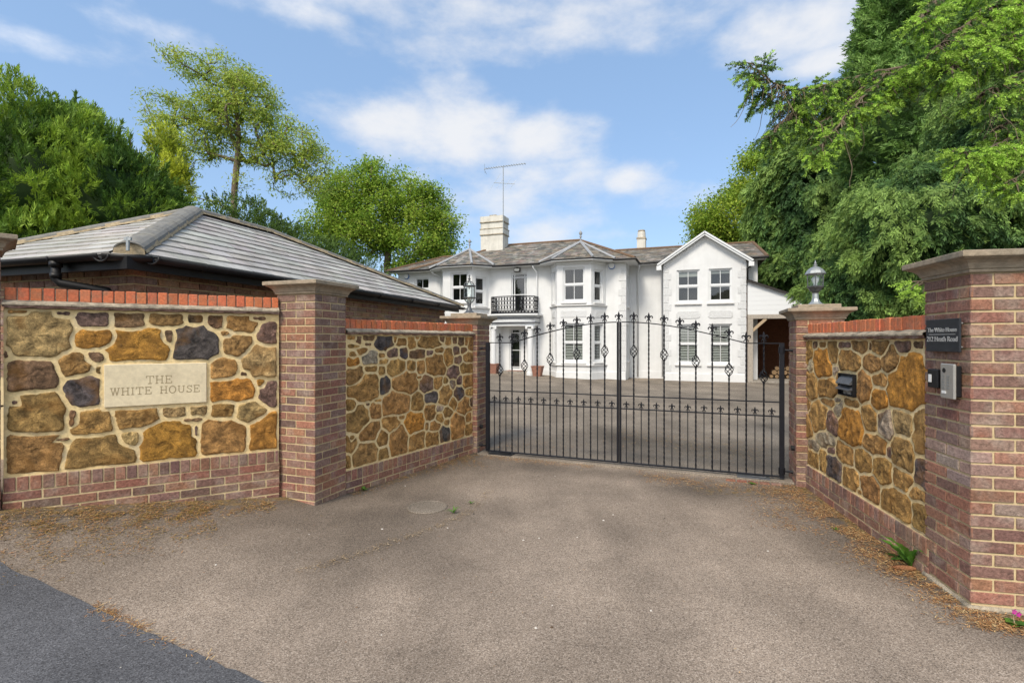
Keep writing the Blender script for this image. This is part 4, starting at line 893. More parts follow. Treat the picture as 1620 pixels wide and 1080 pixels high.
def window(pl, q, kind='sash', blind=0, room='dark', sill=True, bars=1):
    x0, x1, z0, z1 = q; o = -.09
    wn = MB(); fw = .045
    for (a0_,a1_,b0_,b1_) in ((x0,x0+fw,z0,z1),(x1-fw,x1,z0,z1),(x0+fw,x1-fw,z1-fw,z1),(x0+fw,x1-fw,z0,z0+fw*1.6)):
        wn.box(pl.P(0,0), pl.d, pl.n, UP, a0_, a1_, o-.06, o+.045, b0_, b1_)
    zm = (z0+z1)/2+.01; b_ = .022
    if kind == 'sash':
        wn.box(pl.P(0,0), pl.d, pl.n, UP, x0+fw, x1-fw, o-.02, o+.02, zm-.025, zm+.025)
        for (lo, hi, oo) in ((z0+fw*1.6, zm-.025, -.012), (zm+.025, z1-fw, .004)):
            for a_ in (x0+fw, x1-fw-.035): wn.box(pl.P(0,0), pl.d, pl.n, UP, a_, a_+.035, o+oo-.015, o+oo+.015, lo, hi)
            wn.box(pl.P(0,0), pl.d, pl.n, UP, x0+fw+.035, x1-fw-.035, o+oo-.013, o+oo+.013, hi-.03, hi); wn.box(pl.P(0,0), pl.d, pl.n, UP, x0+fw+.035, x1-fw-.035, o+oo-.013, o+oo+.013, lo, lo+.04)
            for k in range(1, bars+1):
                xm = x0+(x1-x0)*k/(bars+1); wn.box(pl.P(0,0), pl.d, pl.n, UP, xm-b_/2, xm+b_/2, o+oo-.012, o+oo+.012, lo+.04, hi-.03)
    else:   # glazed door with margin lights
        w_ = x1-x0
        for a_ in (.17, .83): wn.box(pl.P(0,0), pl.d, pl.n, UP, x0+w_*a_-.018, x0+w_*a_+.018, o-.012, o+.014, z0+fw*1.6, z1-fw)
        for f_ in (.07, .48, .90): wn.box(pl.P(0,0), pl.d, pl.n, UP, x0+fw, x1-fw, o-.010, o+.012, z0+(z1-z0)*f_-.016, z0+(z1-z0)*f_+.016)
    f_ = wn.build('window' if kind == 'sash' else 'glazed_door', MT['whitep'], ho)
    g_ = MB(); g_.add([pl.P(x0+.02,z0+.02,o-.005), pl.P(x1-.02,z0+.02,o-.005), pl.P(x1-.02,z1-.02,o-.005), pl.P(x0+.02,z1-.02,o-.005)], [(0,1,2,3)]); g_.build('pane', MT['glass'], f_)
    if blind: 
        g_ = MB(); g_.box(pl.P(0,0), pl.d, pl.n, UP, x0+.03, x1-.03, o-.055, o-.045, z1-(z1-z0)*blind, z1-.03); g_.build('blind', MT['blind'], f_)
    if room == 'shutter':
        g_ = MB(); z = z0+.08
        while z < z1-.07:
            for (p_, q_) in ((x0+.05, (x0+x1)/2-.02), ((x0+x1)/2+.02, x1-.05)):
                g_.add([pl.P(p_,z,o-.035), pl.P(q_,z,o-.035), pl.P(q_,z+.030,o-.075), pl.P(p_,z+.030,o-.075)], [(0,1,2,3)])
            z += .062
        g_.build('shutter', MT['shutter'], f_)
    r_ = MB(); dd = .5   # the room behind
    A_ = [pl.P(x0-.02,z0-.02,-.15), pl.P(x1+.02,z0-.02,-.15), pl.P(x1+.02,z1+.02,-.15), pl.P(x0-.02,z1+.02,-.15)]; B_ = [p_-pl.n*dd for p_ in A_]
    r_.add(A_+B_, [(4,5,6,7),(0,1,5,4),(1,2,6,5),(2,3,7,6),(3,0,4,7)]); r_.build('room_interior', MT['greenroom'] if room == 'olive' else MT['dark'], f_)
    if sill:
        s_ = MB(); s_.box(pl.P(0,0), pl.d, pl.n, UP, x0-.07, x1+.07, -.13, .07, z0-.075, z0-.012, bev=.008); s_.build('sill', MT['greyp'], f_)
    return f_
def ledge(name, pl, x0, x1, z0, z1, o, m='greyp', bev=.008, par=None):
    k = MB(); k.box(pl.P(0,0), pl.d, pl.n, UP, x0, x1, -.02, o, z0, z1, bev=bev); k.build(name, MT[m], par or ho)
B2, B1 = (-3.06,-2.61,-1.23,-.78), (-8.15,-7.70,-6.32,-5.87); BD = -.75
PM, LMn = HPl(-10.43, 0, 0, 0)
am = lambda u: PM.a(u)
# main front: pieces between the bays
def main_piece(s0, s1, holes): 
    pl, L = HPl(s0, 0, s1, 0); hs_ = [hole(pl, *h[:4]) for h in holes]; wall(pl, L, -.1, EA, hs_)
    for h, q in zip(holes, hs_): window(pl, q, *h[4:])
    return pl
plL = main_piece(-10.43, B1[0], [(656,679,439,476,'sash',.1,'dark')])
plC = main_piece(B1[3], B2[0], [(809,834,432,497,'door',0,'dark',False),(806,825,520,585,'door',0,'dark',False)])
main_piece(B2[3], 0, [])
def bay(bs, wins_front, wins_left, wins_right, u0, u1, v_led):
    segs = [((bs[0],0),(bs[1],BD)), ((bs[1],BD),(bs[2],BD)), ((bs[2],BD),(bs[3],0))]
    for (a, b), ws in zip(segs, (wins_left, wins_front, wins_right)):
        pl, L = HPl(*a, *b)
        # make sure outward normal faces away from the house
        hs_ = []
        for wdef in ws:
            if wdef[0] == 'f': q = (L*wdef[1], L*wdef[2], wdef[3], wdef[4]); rest = wdef[5:]
            else: q = hole(pl, *wdef[:4]); rest = wdef[4:]
            hs_.append((q, rest))
        wall(pl, L, -.1, EA, [q for q, _ in hs_])
        for q, rest in hs_: window(pl, q, *rest)
        for vl in v_led:
            ledge('bay_ledge', pl, -.03, L+.03, vl-.05, vl, .06)
        ledge('bay_plinth', pl, -.005, L+.005, -.1, .32, .03, 'render')
        if L > 1: ledge('rough_panel', pl, L*.12, L*.86, 2.48, 2.76, .018, 'rough')
        else: ledge('rough_panel', pl, L*.25, L*.75, 2.48, 2.76, .018, 'rough')
        ledge('bay_cornice', pl, -.03, L+.03, EA-.12, EA-.02, .05, 'whitep')
u_lo, u_hi = 3.05, 4.45
bay(B2, [(890.5,925,423,477.5,'sash',.06,'dark'),(890.5,924,511,573,'sash',0,'shutter')], [('f',.3,.75,3.07,4.36,'sash',0,'dark',True,0),('f',.3,.75,.72,2.22,'sash',0,'dark',True,0)], [('f',.22,.80,3.07,4.36,'sash',0,'dark',True,0),('f',.22,.80,.72,2.22,'sash',0,'shutter',True,0)], 0, 0, (2.98, .62))
bay(B1, [(713,740,431,478,'sash',.0,'dark'),('f',.2,.8,.72,2.2,'sash',0,'shutter')], [('f',.3,.75,3.05,4.3,'sash',0,'dark',True,0)], [('f',.20,.80,3.05,4.3,'sash',0,'dark',True,0),('f',.2,.8,.72,2.2,'sash',0,'shutter',True,0)], 0, 0, (2.98, .62))
# returns, link and gabled wing
pl, L = HPl(0, 0, 0, 1.3)
if np.dot(pl.n, he) < 0: pl.n = -pl.n
wall(pl, L, -.1, EA, [(.45,.95,2.95,4.2),(.45,.95,.75,2.2)])
for q in ((.45,.95,2.95,4.2),(.45,.95,.75,2.2)): window(pl, q, 'sash', 0, 'dark', True, 0)
sL, sR = 1.42, 4.36; dW = .39
pl, L = HPl(0, 1.3, 4.85, 1.3); wall(pl, L, -.1, EA, [])
plk = pl
pl, L = HPl(sL, 1.3, sL, dW); wall(pl, L, -.1, EA, [])
PW, LW = HPl(sL, dW, sR, dW)
wh = [hole(PW, 1070.5, 1106.8, 424.5, 480.6), hole(PW, 1121.3, 1158.3, 423, 480), hole(PW, 1070.8, 1106.3, 511, 576), hole(PW, 1121.5, 1158.3, 511, 576.5)]
for i, q in enumerate(wh): wh[i] = (q[0], q[1], (3.02, 3.02, .66, .66)[i], (4.30, 4.30, 2.20, 2.20)[i])
wall(PW, LW, -.1, 4.62, wh)
for i, q in enumerate(wh): window(PW, q, 'sash', (.2,.14,0,0)[i], ('dark','dark','shutter','shutter')[i])
agb = PW.a(1114.6); hap = 5.62
wl.add([PW.P(0,4.62), PW.P(LW,4.62), PW.P(agb,hap)], [(0,1,2)])
pl, L = HPl(sR, dW, sR, 7); 
wall(pl, L, -.1, 4.62, []); pl, L = HPl(-10.43, 0, -10.43, 6); wall(pl, L, -.1, EA, []); pl, L = HPl(-10.43, 6, 4.85, 7); wall(pl, L, -.1, EA, []); pl, L = HPl(4.85, 1.3, 4.85, 7); wall(pl, L, -.1, EA, [])
wl.build('rendered_walls', MT['render'], ho)
for q in wh[:2]: 
    k = MB(); zc = 2.56; x0, x1 = q[0]-.02, q[1]+.02; c = .07
    k.prism([PW.P(x, z, 0) for x, z in ((x0+c,zc-.14),(x1-c,zc-.14),(x1,zc-.14+c),(x1,zc+.14-c),(x1-c,zc+.14),(x0+c,zc+.14),(x0,zc+.14-c),(x0,zc-.14+c))], PW.n*.02); k.build('rough_panel', MT['rough'], ho)
for pl_, L_ in ((PW, LW), (plk, 1.42)): ledge('plinth', pl_, -.01 if pl_ is PW else 0, L_+.01, -.1, .30, .03, 'render')
for (a, b) in ((-10.43, B1[0]), (B1[3], B2[0]), (B2[3], 0)):
    pl_, L_ = HPl(a, 0, b, 0)
    if a == B1[3]: ledge('plinth', pl_, 0, pl_.a(783), -.1, .42, .025, 'render'); ledge('plinth', pl_, pl_.a(846), L_, -.1, .36, .025, 'render')
    else: ledge('plinth', pl_, 0, L_, -.1, .32, .03, 'render')
def quoins(pl, a, sgn, h0, h1):
    k = MB(); z = h0; i = 0
    while z+.26 < h1:
        w_ = (.30, .20)[i % 2]; x0, x1 = (a, a+w_) if sgn > 0 else (a-w_, a)
        k.box(pl.P(0,0), pl.d, pl.n, UP, x0, x1, -.01, .016, z+.008, z+.285, bev=.008); z += .297; i += 1
    k.build('quoins', MT['rough'], ho)
pl_, L_ = HPl(B2[3], 0, 0, 0); quoins(pl_, L_+.02, -1, .35, 4.5); quoins(PW, -.02, 1, .35, 4.5); quoins(PW, LW+.02, -1, .35, 4.5)
# roofs
SP = [(.14,.135,.115),(.17,.16,.14),(.10,.10,.09),(.21,.20,.18),(.18,.145,.125),(.12,.12,.11),(.25,.23,.21)]
sr = MB(); E = 4.74
def rf(a, b, c, d, gauge=.17, tw=.26): tiled(sr, HP(*a), HP(*b), HP(*c), HP(*d), gauge, tw, .012, SP, var=.22)
rf((-9.6,-.4,E),(.4,-.4,E),(-6.2,3,6.24),(-2.5,3,6.24))
rf((.4,-.4,E),(.4,6.4,E),(-2.5,3,6.24),(-2.5,3,6.24)); rf((-9.6,6.4,E),(-9.6,-.4,E),(-6.2,3,6.24),(-6.2,3,6.24)); rf((.4,6.4,E),(-9.6,6.4,E),(-2.5,3,6.24),(-6.2,3,6.24), .4, .6)
rf((-10.85,-.4,E-.005),(-7,-.4,E-.005),(-9.7,3,5.85),(-7,3,5.85)); rf((-10.85,6.4,E),(-10.85,-.4,E),(-9.7,3,5.85),(-9.7,3,5.85)); rf((-7,6.4,E),(-10.85,6.4,E),(-7,3,5.85),(-9.7,3,5.85), .4, .6)
rf((-1,.9,E-.005),(5.15,.9,E-.005),(-1,4,5.83),(4.95,4,5.83)); rf((5.15,.9,E-.005),(5.15,7.1,E),(4.95,4,5.83),(4.95,4,5.83)); rf((5.15,7.1,E),(-1,7.1,E),(4.95,4,5.83),(-1,4,5.83), .4, .6)
sap = sL+agb; ov_ = .22
gz_l = 4.62-(hap-4.62)/(agb)*ov_
for (sa, sb) in ((sL-ov_, sap), (sR+ov_, sap)):
    a_ = (sa, dW-.22, gz_l+.09); b_ = (sa, 4.2, gz_l+.09); c_ = (sb, dW-.22, hap+.10); d_ = (sb, 4.2, hap+.10)
    if sa < sb: rf(b_, a_, d_, c_)
    else: rf(a_, b_, c_, d_)
def bayroof(bs):
    sc_ = (bs[0]+bs[3])/2; ap = (sc_, .5, 5.66); pts = [(bs[0]-.42,-.40,E+.01),(bs[1]-.14,BD-.33,E+.01),(bs[2]+.14,BD-.33,E+.01),(bs[3]+.42,-.40,E+.01)]
    for a, b in zip(pts[:-1], pts[1:]): rf(a, b, ap, ap, .17, .24)
    bk = (sc_, 2.2, 5.66)
    sr.add([HP(*pts[0]), HP(*ap), HP(*bk)], [(0,1,2)], SP[0]); sr.add([HP(*pts[3]), HP(*ap), HP(*bk)], [(0,2,1)], SP[0])
    ld = MB()
    for q in pts: ld.tube([HP(*q)+UP*.03, HP(*ap)+UP*.03], .055, 6)
    ld.build('lead_hips', MT['lead'], ho)
    fi = MB(); fi.lathe(HP(*ap), [(.05,0),(.03,.1),(.025,.2),(.06,.23),(.03,.26),(.035,.30),(.07,.36),(.07,.41),(.03,.46),(.01,.50)], 10); fi.build('roof_finial', MT['lead'], ho, True)
    s_ = MB()   # soffit and gutter
    poly = [HP(bs[0],0,4.70)]+[HP(q[0],q[1],4.70) for q in pts]+[HP(bs[3],0,4.70)]
    s_.prism([p_-UP*.02 for p_ in poly], UP*.03); s_.build('soffit', MT['whitep'], ho)
    g_ = MB()
    for a, b in zip(pts[:-1], pts[1:]): g_.tube([HP(a[0],a[1],4.735), HP(b[0],b[1],4.735)], .032, 6)
    g_.build('gutter', MT['black'], ho)
bayroof(B1); bayroof(B2)
sr.build('slate_roof', MT['slate'], ho)
rg = MB()
for a, b in (((-6.2,3,6.24),(-2.5,3,6.24)),((-2.5,3,6.24),(.4,-.4,E)),((-6.2,3,6.24),(-9.6,-.4,E)),((-9.7,3,5.85),(-7,3,5.85)),((-9.7,3,5.85),(-10.85,-.4,E)),((-1,4,5.83),(4.95,4,5.83)),((4.95,4,5.83),(5.15,.9,E))): rg.tube([HP(*a)+UP*.02, HP(*b)+UP*.02], .06, 6)
rg.build('ridge_tiles', MT['brownridge'], ho)
for ch_ in (((-10.87,-.44),(-8.4,-.44)),((-5.6,-.44),(-3.4,-.44)),((-.45,-.44),(.44,-.44),(.44,.86),(1.25,.86)),((4.5,.86),(5.18,.86))):
    gt = MB(); gt.tube([HP(*a,4.72) for a in ch_], .045, 6); gt.build('gutter', MT['black'], ho)
gt = MB(); gt.tube([HP(sR+.27,dW-.2,4.50), HP(sR+.27,2.2,4.50)], .045, 6); gt.build('gutter', MT['black'], ho)
for (a0_, a1_, d0, d1) in ((-10.8, B1[0]-.05, -.40, .0), (B1[3]+.05, B2[0]-.05, -.40, 0), (B2[3]+.05, .0, -.40, 0), (0, .4, -.40, 1.3), (.4, sL, .92, 1.3), (sR+.2, 5.12, .92, 1.3)):
    sf = MB(); sf.box(M0, he, hn, UP, a0_, a1_, d0, d1, 4.675, 4.70); sf.build('soffit', MT['whitep'], ho)
bgd = MB()   # barge boards
for sg_ in (-1, 1):
    A_ = HP(sap, dW-.24, hap+.085); Bp = HP(sL-ov_-.02 if sg_ < 0 else sR+ov_+.02, dW-.24, gz_l+.06)
    dd = Bp-A_; l_ = np.linalg.norm(dd); dd /= l_; up_ = np.cross(dd, hn); up_ *= np.sign(up_[2])
    bgd.box(A_, dd, hn, up_, 0, l_, -.0, .03, -.12, .0); bgd.box(A_, dd, hn, up_, 0, l_, -.035, 0, -.05, .01)
    bgd.box(Bp, he, hn, UP, -.02 if sg_ < 0 else -.16, .16 if sg_ < 0 else .02, -.01, .22, -.22, -.06)
bgd.build('barge_boards', MT['whitep'], ho)
# chimneys
c0, c1 = S(760.5, 2.2), S(795.5, 2.2); ct = HH(778, 341, 2.2)
ck = MB(); ck.box(M0, he, hn, UP, c0, c1, 2.2, 2.95, 5.0, ct-.9); ck.box(M0, he, hn, UP, c0-.03, c1+.03, 2.17, 2.98, ct-.9, ct-.62); ck.box(M0, he, hn, UP, c0+.0, c1-.0, 2.2, 2.95, ct-.62, ct-.3); ck.box(M0, he, hn, UP, c0-.02, c1+.02, 2.18, 2.97, ct-.3, ct-.02)
for z in (ct-.9, ct-.62, ct-.3): ck.box(M0, he, hn, UP, c0-.045, c1+.045, 2.155, 2.995, z-.025, z+.012, mi=1)
ck.box(M0, he, hn, UP, (c0+c1)/2-.2, (c0+c1)/2+.15, 2.4, 2.7, ct-.02, ct+.08, mi=1)
chm = ck.build('chimney', [MT['chim'], MT['cement']], ho)
c0_, c1_ = S(1007.5, 4.3), S(1021, 4.3); t2 = HH(1014, 366, 4.3)
ck = MB(); ck.box(M0, he, hn, UP, c0_, c1_, 4.3, 4.3+.42, 5.2, t2-.35); ck.box(M0, he, hn, UP, c0_-.02, c1_+.02, 4.28, 4.74, t2-.35, t2-.28, mi=1); ck.lathe(HP((c0_+c1_)/2, 4.51, t2-.28), [(.2,0),(.19,.25),(.17,.28)], 12); ck.lathe(HP((c0_+c1_)/2, 4.51, t2-.0), [(.17,0),(.18,.03),(.16,.09)], 12, mi=1)
ck.build('chimney', [MT['chim'], MT['cement']], ho)
ae = MB(); ps = S(796.3, 2.15); top = HH(796.3, 263, 2.15); base_ = HP(ps, 2.13, 0)
ae.tube([base_+UP*(ct-.9), base_+UP*top], .022, 6)
al = MB(); zt = top-.03; L0, L1 = S(766, 2.15)-ps, S(832, 2.15)-ps
al.tube([base_+he*L0+UP*zt, base_+he*L1+UP*(zt+.02)], .016, 5)
for k in range(16): 
    x = L0+.15+(L1-L0-.2)*k/15; al.box(base_+UP*(zt+.012), he, hn, UP, x-.008, x+.008, -.13, .13, -.006, .006); 
al.tube([base_+he*(L0+.05)+UP*(zt-.2), base_+he*(L0+.03)+UP*(zt+.25)], .008, 4); al.tube([base_+he*(L0+.05)-UP*(-zt+.2)+hn*.2, base_+he*L0+UP*zt], .008, 4)
am_ = ae.build('aerial_mast', MT['metal'], ho); al.build('aerial', MT['metal'], am_)
al = MB(); z2 = HH(796, 291, 2.15); al.tube([base_+he*-.48+UP*(z2+.1), base_+he*.58+UP*(z2-.07)], .014, 5)
for x, k in ((-.46,1.0),(-.16,.5),(.2,.5),(.5,.45)): al.tube([base_+he*(x+.25*k)+hn*.2*k+UP*(z2+.5*k-.16*x), base_+he*(x-.25*k)-hn*.2*k+UP*(z2-.5*k-.16*x)], .005, 4)
al.build('aerial', MT['metal'], am_)
# alarm boxes, floodlight, downpipes
for u, v in ((644, 437), (968, 420.5)):
    s_ = S(u); z = HH(u, v); k = MB(); P_ = HP(s_, 0, z)
    k.tube([P_-hn*.002, P_-hn*.09], .115, 16, mi=0); k.box(P_, he, hn, UP, -.07, .07, -.105, -.09, -.07, .07, mi=0); k.tube([P_-hn*.0-UP*.01, P_-hn*.07-UP*.02], .128, 16, mi=1)
    k.build('alarm_box', [MT['whitep'], MT['blue']], ho)
s_ = S(819.5); z = HH(819.5, 427); k = MB(); P_ = HP(s_, -.02, z); k.box(P_, he, hn, UP, -.14, .14, -.14, -.05, -.09, .07, bev=.01); k.box(P_, he, hn, UP, -.04, .04, -.06, .02, .02, .12); fl = k.build('floodlight', MT['black'], ho)
k = MB(); k.box(P_, he, hn, UP, -.11, .11, -.146, -.140, -.065, .045); k.build('lens', MT['bulb'], fl)
def dpipe(pts, m='whitep', r=.035):
    k = MB(); k.tube(pts, r, 8); k.build('downpipe', MT[m], ho, True)
s_ = S(850); dpipe([HP(S(843,-.38), -.40, 4.68), HP(S(843,-.38), -.40, 4.62), HP(s_, -.05, 4.40), HP(s_, -.05, 4.3), HP(s_, -.05, .15)])
s_ = S(1009, 1.25); dpipe([HP(s_+.1, .9, 4.68), HP(s_+.1, .9, 4.60), HP(s_, 1.24, 4.40), HP(s_, 1.24, .1)])
dpipe([HP(S(683,-.4), -.4, 4.68), HP(S(683,-.4), -.4, 4.6), HP(S(698,-.06), -.05, 4.36), HP(S(698,-.06), -.05, .15)])
dpipe([HP(sR+.26, dW-.1, 4.48), HP(sR+.26, dW-.1, 4.4), HP(sR+.05, dW-.05, 4.25), HP(sR+.05, dW-.05, 3.8)], 'black')
dpipe([HP(sL-.12, dW+.1, 4.5), HP(sL-.1, dW+.6, 4.35), HP(sL-.08, dW+.6, .1)])
# porch with balcony
pc = (S(785,-.3)+S(845,-.3))/2; hw = 1.02
def bow(h0, h1, hw_, dep, name, m, par=ho):
    k = MB(); P_ = [HP(pc-hw_, 0, h0)]+[HP(pc-hw_+.0*i, -dep+.22, h0) for i in (0,)]+[HP(pc-hw_+hw_*2*t_, -dep+.22-.22*math.sin(PI*t_)**.7, h0) for t_ in np.linspace(.06,.94,12)]+[HP(pc+hw_, -dep+.22, h0), HP(pc+hw_, 0, h0)]
    k.prism(P_, UP*(h1-h0)); return k.build(name, MT[m], par)
hb = HH(815, 496.5, -.6)
bow(hb-.07, hb, hw+.12, .98, 'balcony_slab', 'whitep'); bow(hb-.15, hb-.07, hw-.02, .86, 'entablature', 'whitep'); bow(hb-.18, hb-.15, hw+.02, .90, 'entablature_line', 'navy')
bow(hb-.34, hb-.18, hw-.04, .84, 'entablature', 'whitep'); bow(hb-.37, hb-.34, hw+.0, .88, 'entablature_line', 'navy'); bow(hb-.50, hb-.37, hw-.06, .80, 'entablature', 'whitep')
for sx in (-.84, .78):
    base = HP(pc+sx, -.62, 0); g0 = gz(base[0], base[1]); k = MB()
    k.lathe(base, [(.16,g0),(.16,g0+.12),(.13,g0+.14),(.125,g0+.2),(.115,hb-.68),(.125,hb-.66),(.12,hb-.62)], 16); k.box(base, he, hn, UP, -.17, .17, -.13, .13, hb-.54, hb-.50)
    for sy in (-1, 1): k.tube([base+he*sy*.13-hn*.13+UP*(hb-.58), base+he*sy*.13+hn*.13+UP*(hb-.58)], .05, 10)
    k.build('column', MT['whitep'], ho, False)
    k = MB(); bp = HP(pc+sx*1.02, -.02, 0); k.box(bp, he, hn, UP, -.13, .13, -.06, .02, g0, hb-.5); k.build('pilaster', MT['whitep'], ho)
k = MB(); bp = HP(S(815,-.35), -.5, 0); g0 = gz(bp[0], bp[1]); k.box(bp, he, hn, UP, -.55, .6, -.0, .5, g0-.05, g0+.13, bev=.01); k.build('door_step', MT['concrete'], ho)
k = MB(); k.box(bp, he, hn, UP, -.35, .3, .05, .4, g0+.13, g0+.15); k.build('doormat', MT['terracotta'], ho)
rl = MB(); zt = hb+.01; zh = hb+.72; path = [(pc-hw+.08, -.02), (pc-hw+.08, -.62)]+[(pc-hw+.08+(2*hw-.16)*t_, -.62-.24*math.sin(PI*t_)**.8) for t_ in np.linspace(.08,.92,13)]+[(pc+hw-.08, -.62), (pc+hw-.08, -.02)]
pp = [HP(a, b) for a, b in path]
for z, r in ((zt+.02,.028),(zh,.018),(zt+.14,.010)): rl.tube([p_+UP*z for p_ in pp], r, 6)
tot = 0
for i in range(len(pp)-1):
    d_ = pp[i+1]-pp[i]; l_ = np.linalg.norm(d_); n_ = max(1, int(round(l_/.15)))
    for j in range(n_):
        a = pp[i]+d_*(j+.5)/n_; dd = d_/l_; w_ = l_/n_
        rl.tube([a-dd*w_/2+UP*zt, a-dd*w_/2+UP*zh], .012, 4)
        for zc_ in (.28, .46, .62): rl.tube([a+dd*w_*.40*math.cos(x)+UP*(zt+zc_-.02+.075*math.sin(x)) for x in np.linspace(0, 2*PI, 9)], .011, 4, cap=False)
        rl.box(a+UP*zt, dd, np.cross(dd, UP), UP, -w_*.3, w_*.3, -.006, .006, .03, .12)
rl.build('balcony_railing', MT['iron'], ho)
def pot(u, v, k, label):
    P_ = HP(S(u, -.75), -.75); P_[2] = gz(P_[0], P_[1]); z = (v-CV)
    m = MB(); X_, Y_ = he, hn; vs = []
    for (r, h) in ((.15,0),(.22,.40),(.235,.41),(.235,.44),(.20,.44),(.19,.38)):
        for i, j in ((-1,-1),(1,-1),(1,1),(-1,1)): vs.append(P_+X_*i*r*k+Y_*j*r*k+UP*h*k)
    m.add(vs, [(a*4+q, a*4+(q+1)%4, a*4+4+(q+1)%4, a*4+4+q) for a in range(5) for q in range(4)]+[(3,2,1,0)]); m.add([P_+X_*i*.19*k+Y_*j*.19*k+UP*.38*k for i, j in ((-1,-1),(1,-1),(1,1),(-1,1))], [(0,1,2,3)], mi=1)
    tag(m.build('plant_pot', [MT['terracotta'], MT['bark']], origin=tuple(P_)), label, 'plant pot', 'plant pots by the front door')
pot(781, 590, .95, 'square terracotta plant pot left of the front porch columns'); pot(850.5, 592, .95, 'square terracotta plant pot right of the front porch columns')

# ------------------------------------------------------------------ carport
cp_ = thing('carport', tuple(HP(5.6, 2, 0)), 'white boarded lean-to carport on oak posts at the right end of the house', 'carport')
cs0, cs1, cd = sR+.06, 7.2, dW+.05; bm0, bm1 = HH(1183, 504.5, cd), HH(1183, 497.7, cd)
rz = lambda s_: 3.84-.385*(s_-sR)
k = MB(); k.box(M0, he, hn, UP, cs0, cs1, cd-.02, cd+.16, bm0, bm1, bev=.01); k.build('oak_beam', MT['oak'], cp_)
for s_ in (cs0, cs1-.2): k = MB(); k.box(M0, he, hn, UP, s_, s_+.19, cd-.02, cd+.16, 0.0, bm0, bev=.01); k.build('oak_post', MT['oak'], cp_)
k = MB(); A_ = HP(cs0+.19, cd+.05, bm0-.42); B_ = HP(cs0+.60, cd+.05, bm0-.02); dd = (B_-A_)/np.linalg.norm(B_-A_); k.box(A_, dd, hn, np.cross(dd, hn), -.05, np.linalg.norm(B_-A_)+.03, -.05, .05, -.05, .05); k.build('oak_brace', MT['oakw'], cp_)
k = MB(); z = bm1; n_ = 0
while z < 3.84:
    z1_ = z+.17
    s_end = min(cs1, sR+(3.80-z)/.385); s_end2 = min(cs1, sR+(3.80-z1_)/.385)
    if s_end > cs0+.02: k.prism([HP(cs0, cd, z), HP(s_end, cd, z), HP(max(s_end2, cs0+.01), cd-.0, z1_), HP(cs0, cd, z1_)], hn*.03-he*0) ; k.box(M0, he, hn, UP, cs0, max(cs0+.01, s_end2), cd-.006, cd, z+.004, z1_-.004)
    z = z1_
k.build('white_boards', MT['whitep'], cp_)
cr_ = MB(); tiled(cr_, HP(cs1+.2, cd-.12, rz(cs1+.2)), HP(cs1+.2, 5, rz(cs1+.2)), HP(sR+.02, cd-.12, 3.86), HP(sR+.02, 5, 3.86), .2, .3, .012, SP); cr_.build('slate_roof', MT['slate'], cp_)
k = MB(); A_ = HP(sR+.02, cd-.13, 3.84); B_ = HP(cs1+.2, cd-.13, rz(cs1+.2)-.02); dd = B_-A_; l_ = np.linalg.norm(dd); dd /= l_; up_ = np.cross(dd, hn); up_ *= np.sign(up_[2]); k.box(A_, dd, hn, up_, 0, l_, 0, .03, -.06, .01); k.build('verge_board', MT['dark'], cp_)
k = MB(); k.box(M0, he, hn, UP, cs0, cs1+.1, 4.2, 4.3, 0, 3.4); k.box(M0, he, hn, UP, cs1, cs1+.1, cd+.2, 4.2, 0, 2.7); k.box(M0, he, hn, UP, cs0-.04, cs0+.0, cd+.2, 4.2, 0, 3.6); k.build('brick_back_wall', MT['redbrickwall'], cp_)
k = MB(); k.box(M0, he, hn, UP, cs0, cs1+.1, cd-.06, 4.2, -.1, .06, bev=.01); k.build('floor_slab', MT['concrete'], cp_)
lr = random.Random(3)
for row in range(3):
    for j in range(5-row):
        r_ = lr.uniform(.06, .095); P_ = HP(cs0+1.0+.19*j+.1*row, 2.0+lr.uniform(-.05,.05), .06+.09+.16*row); ax = hn*.35
        m = MB(); m.tube([P_, P_+ax], r_, 9, cap=True); k = len(m.f); m.m[-2] = 1; m.m[-1] = 1
        tag(m.build('firewood_log', [MT['log'], MT['logend']], origin=tuple(P_)), 'cut firewood log in the stack inside the carport', 'log', 'firewood logs stacked in the carport')

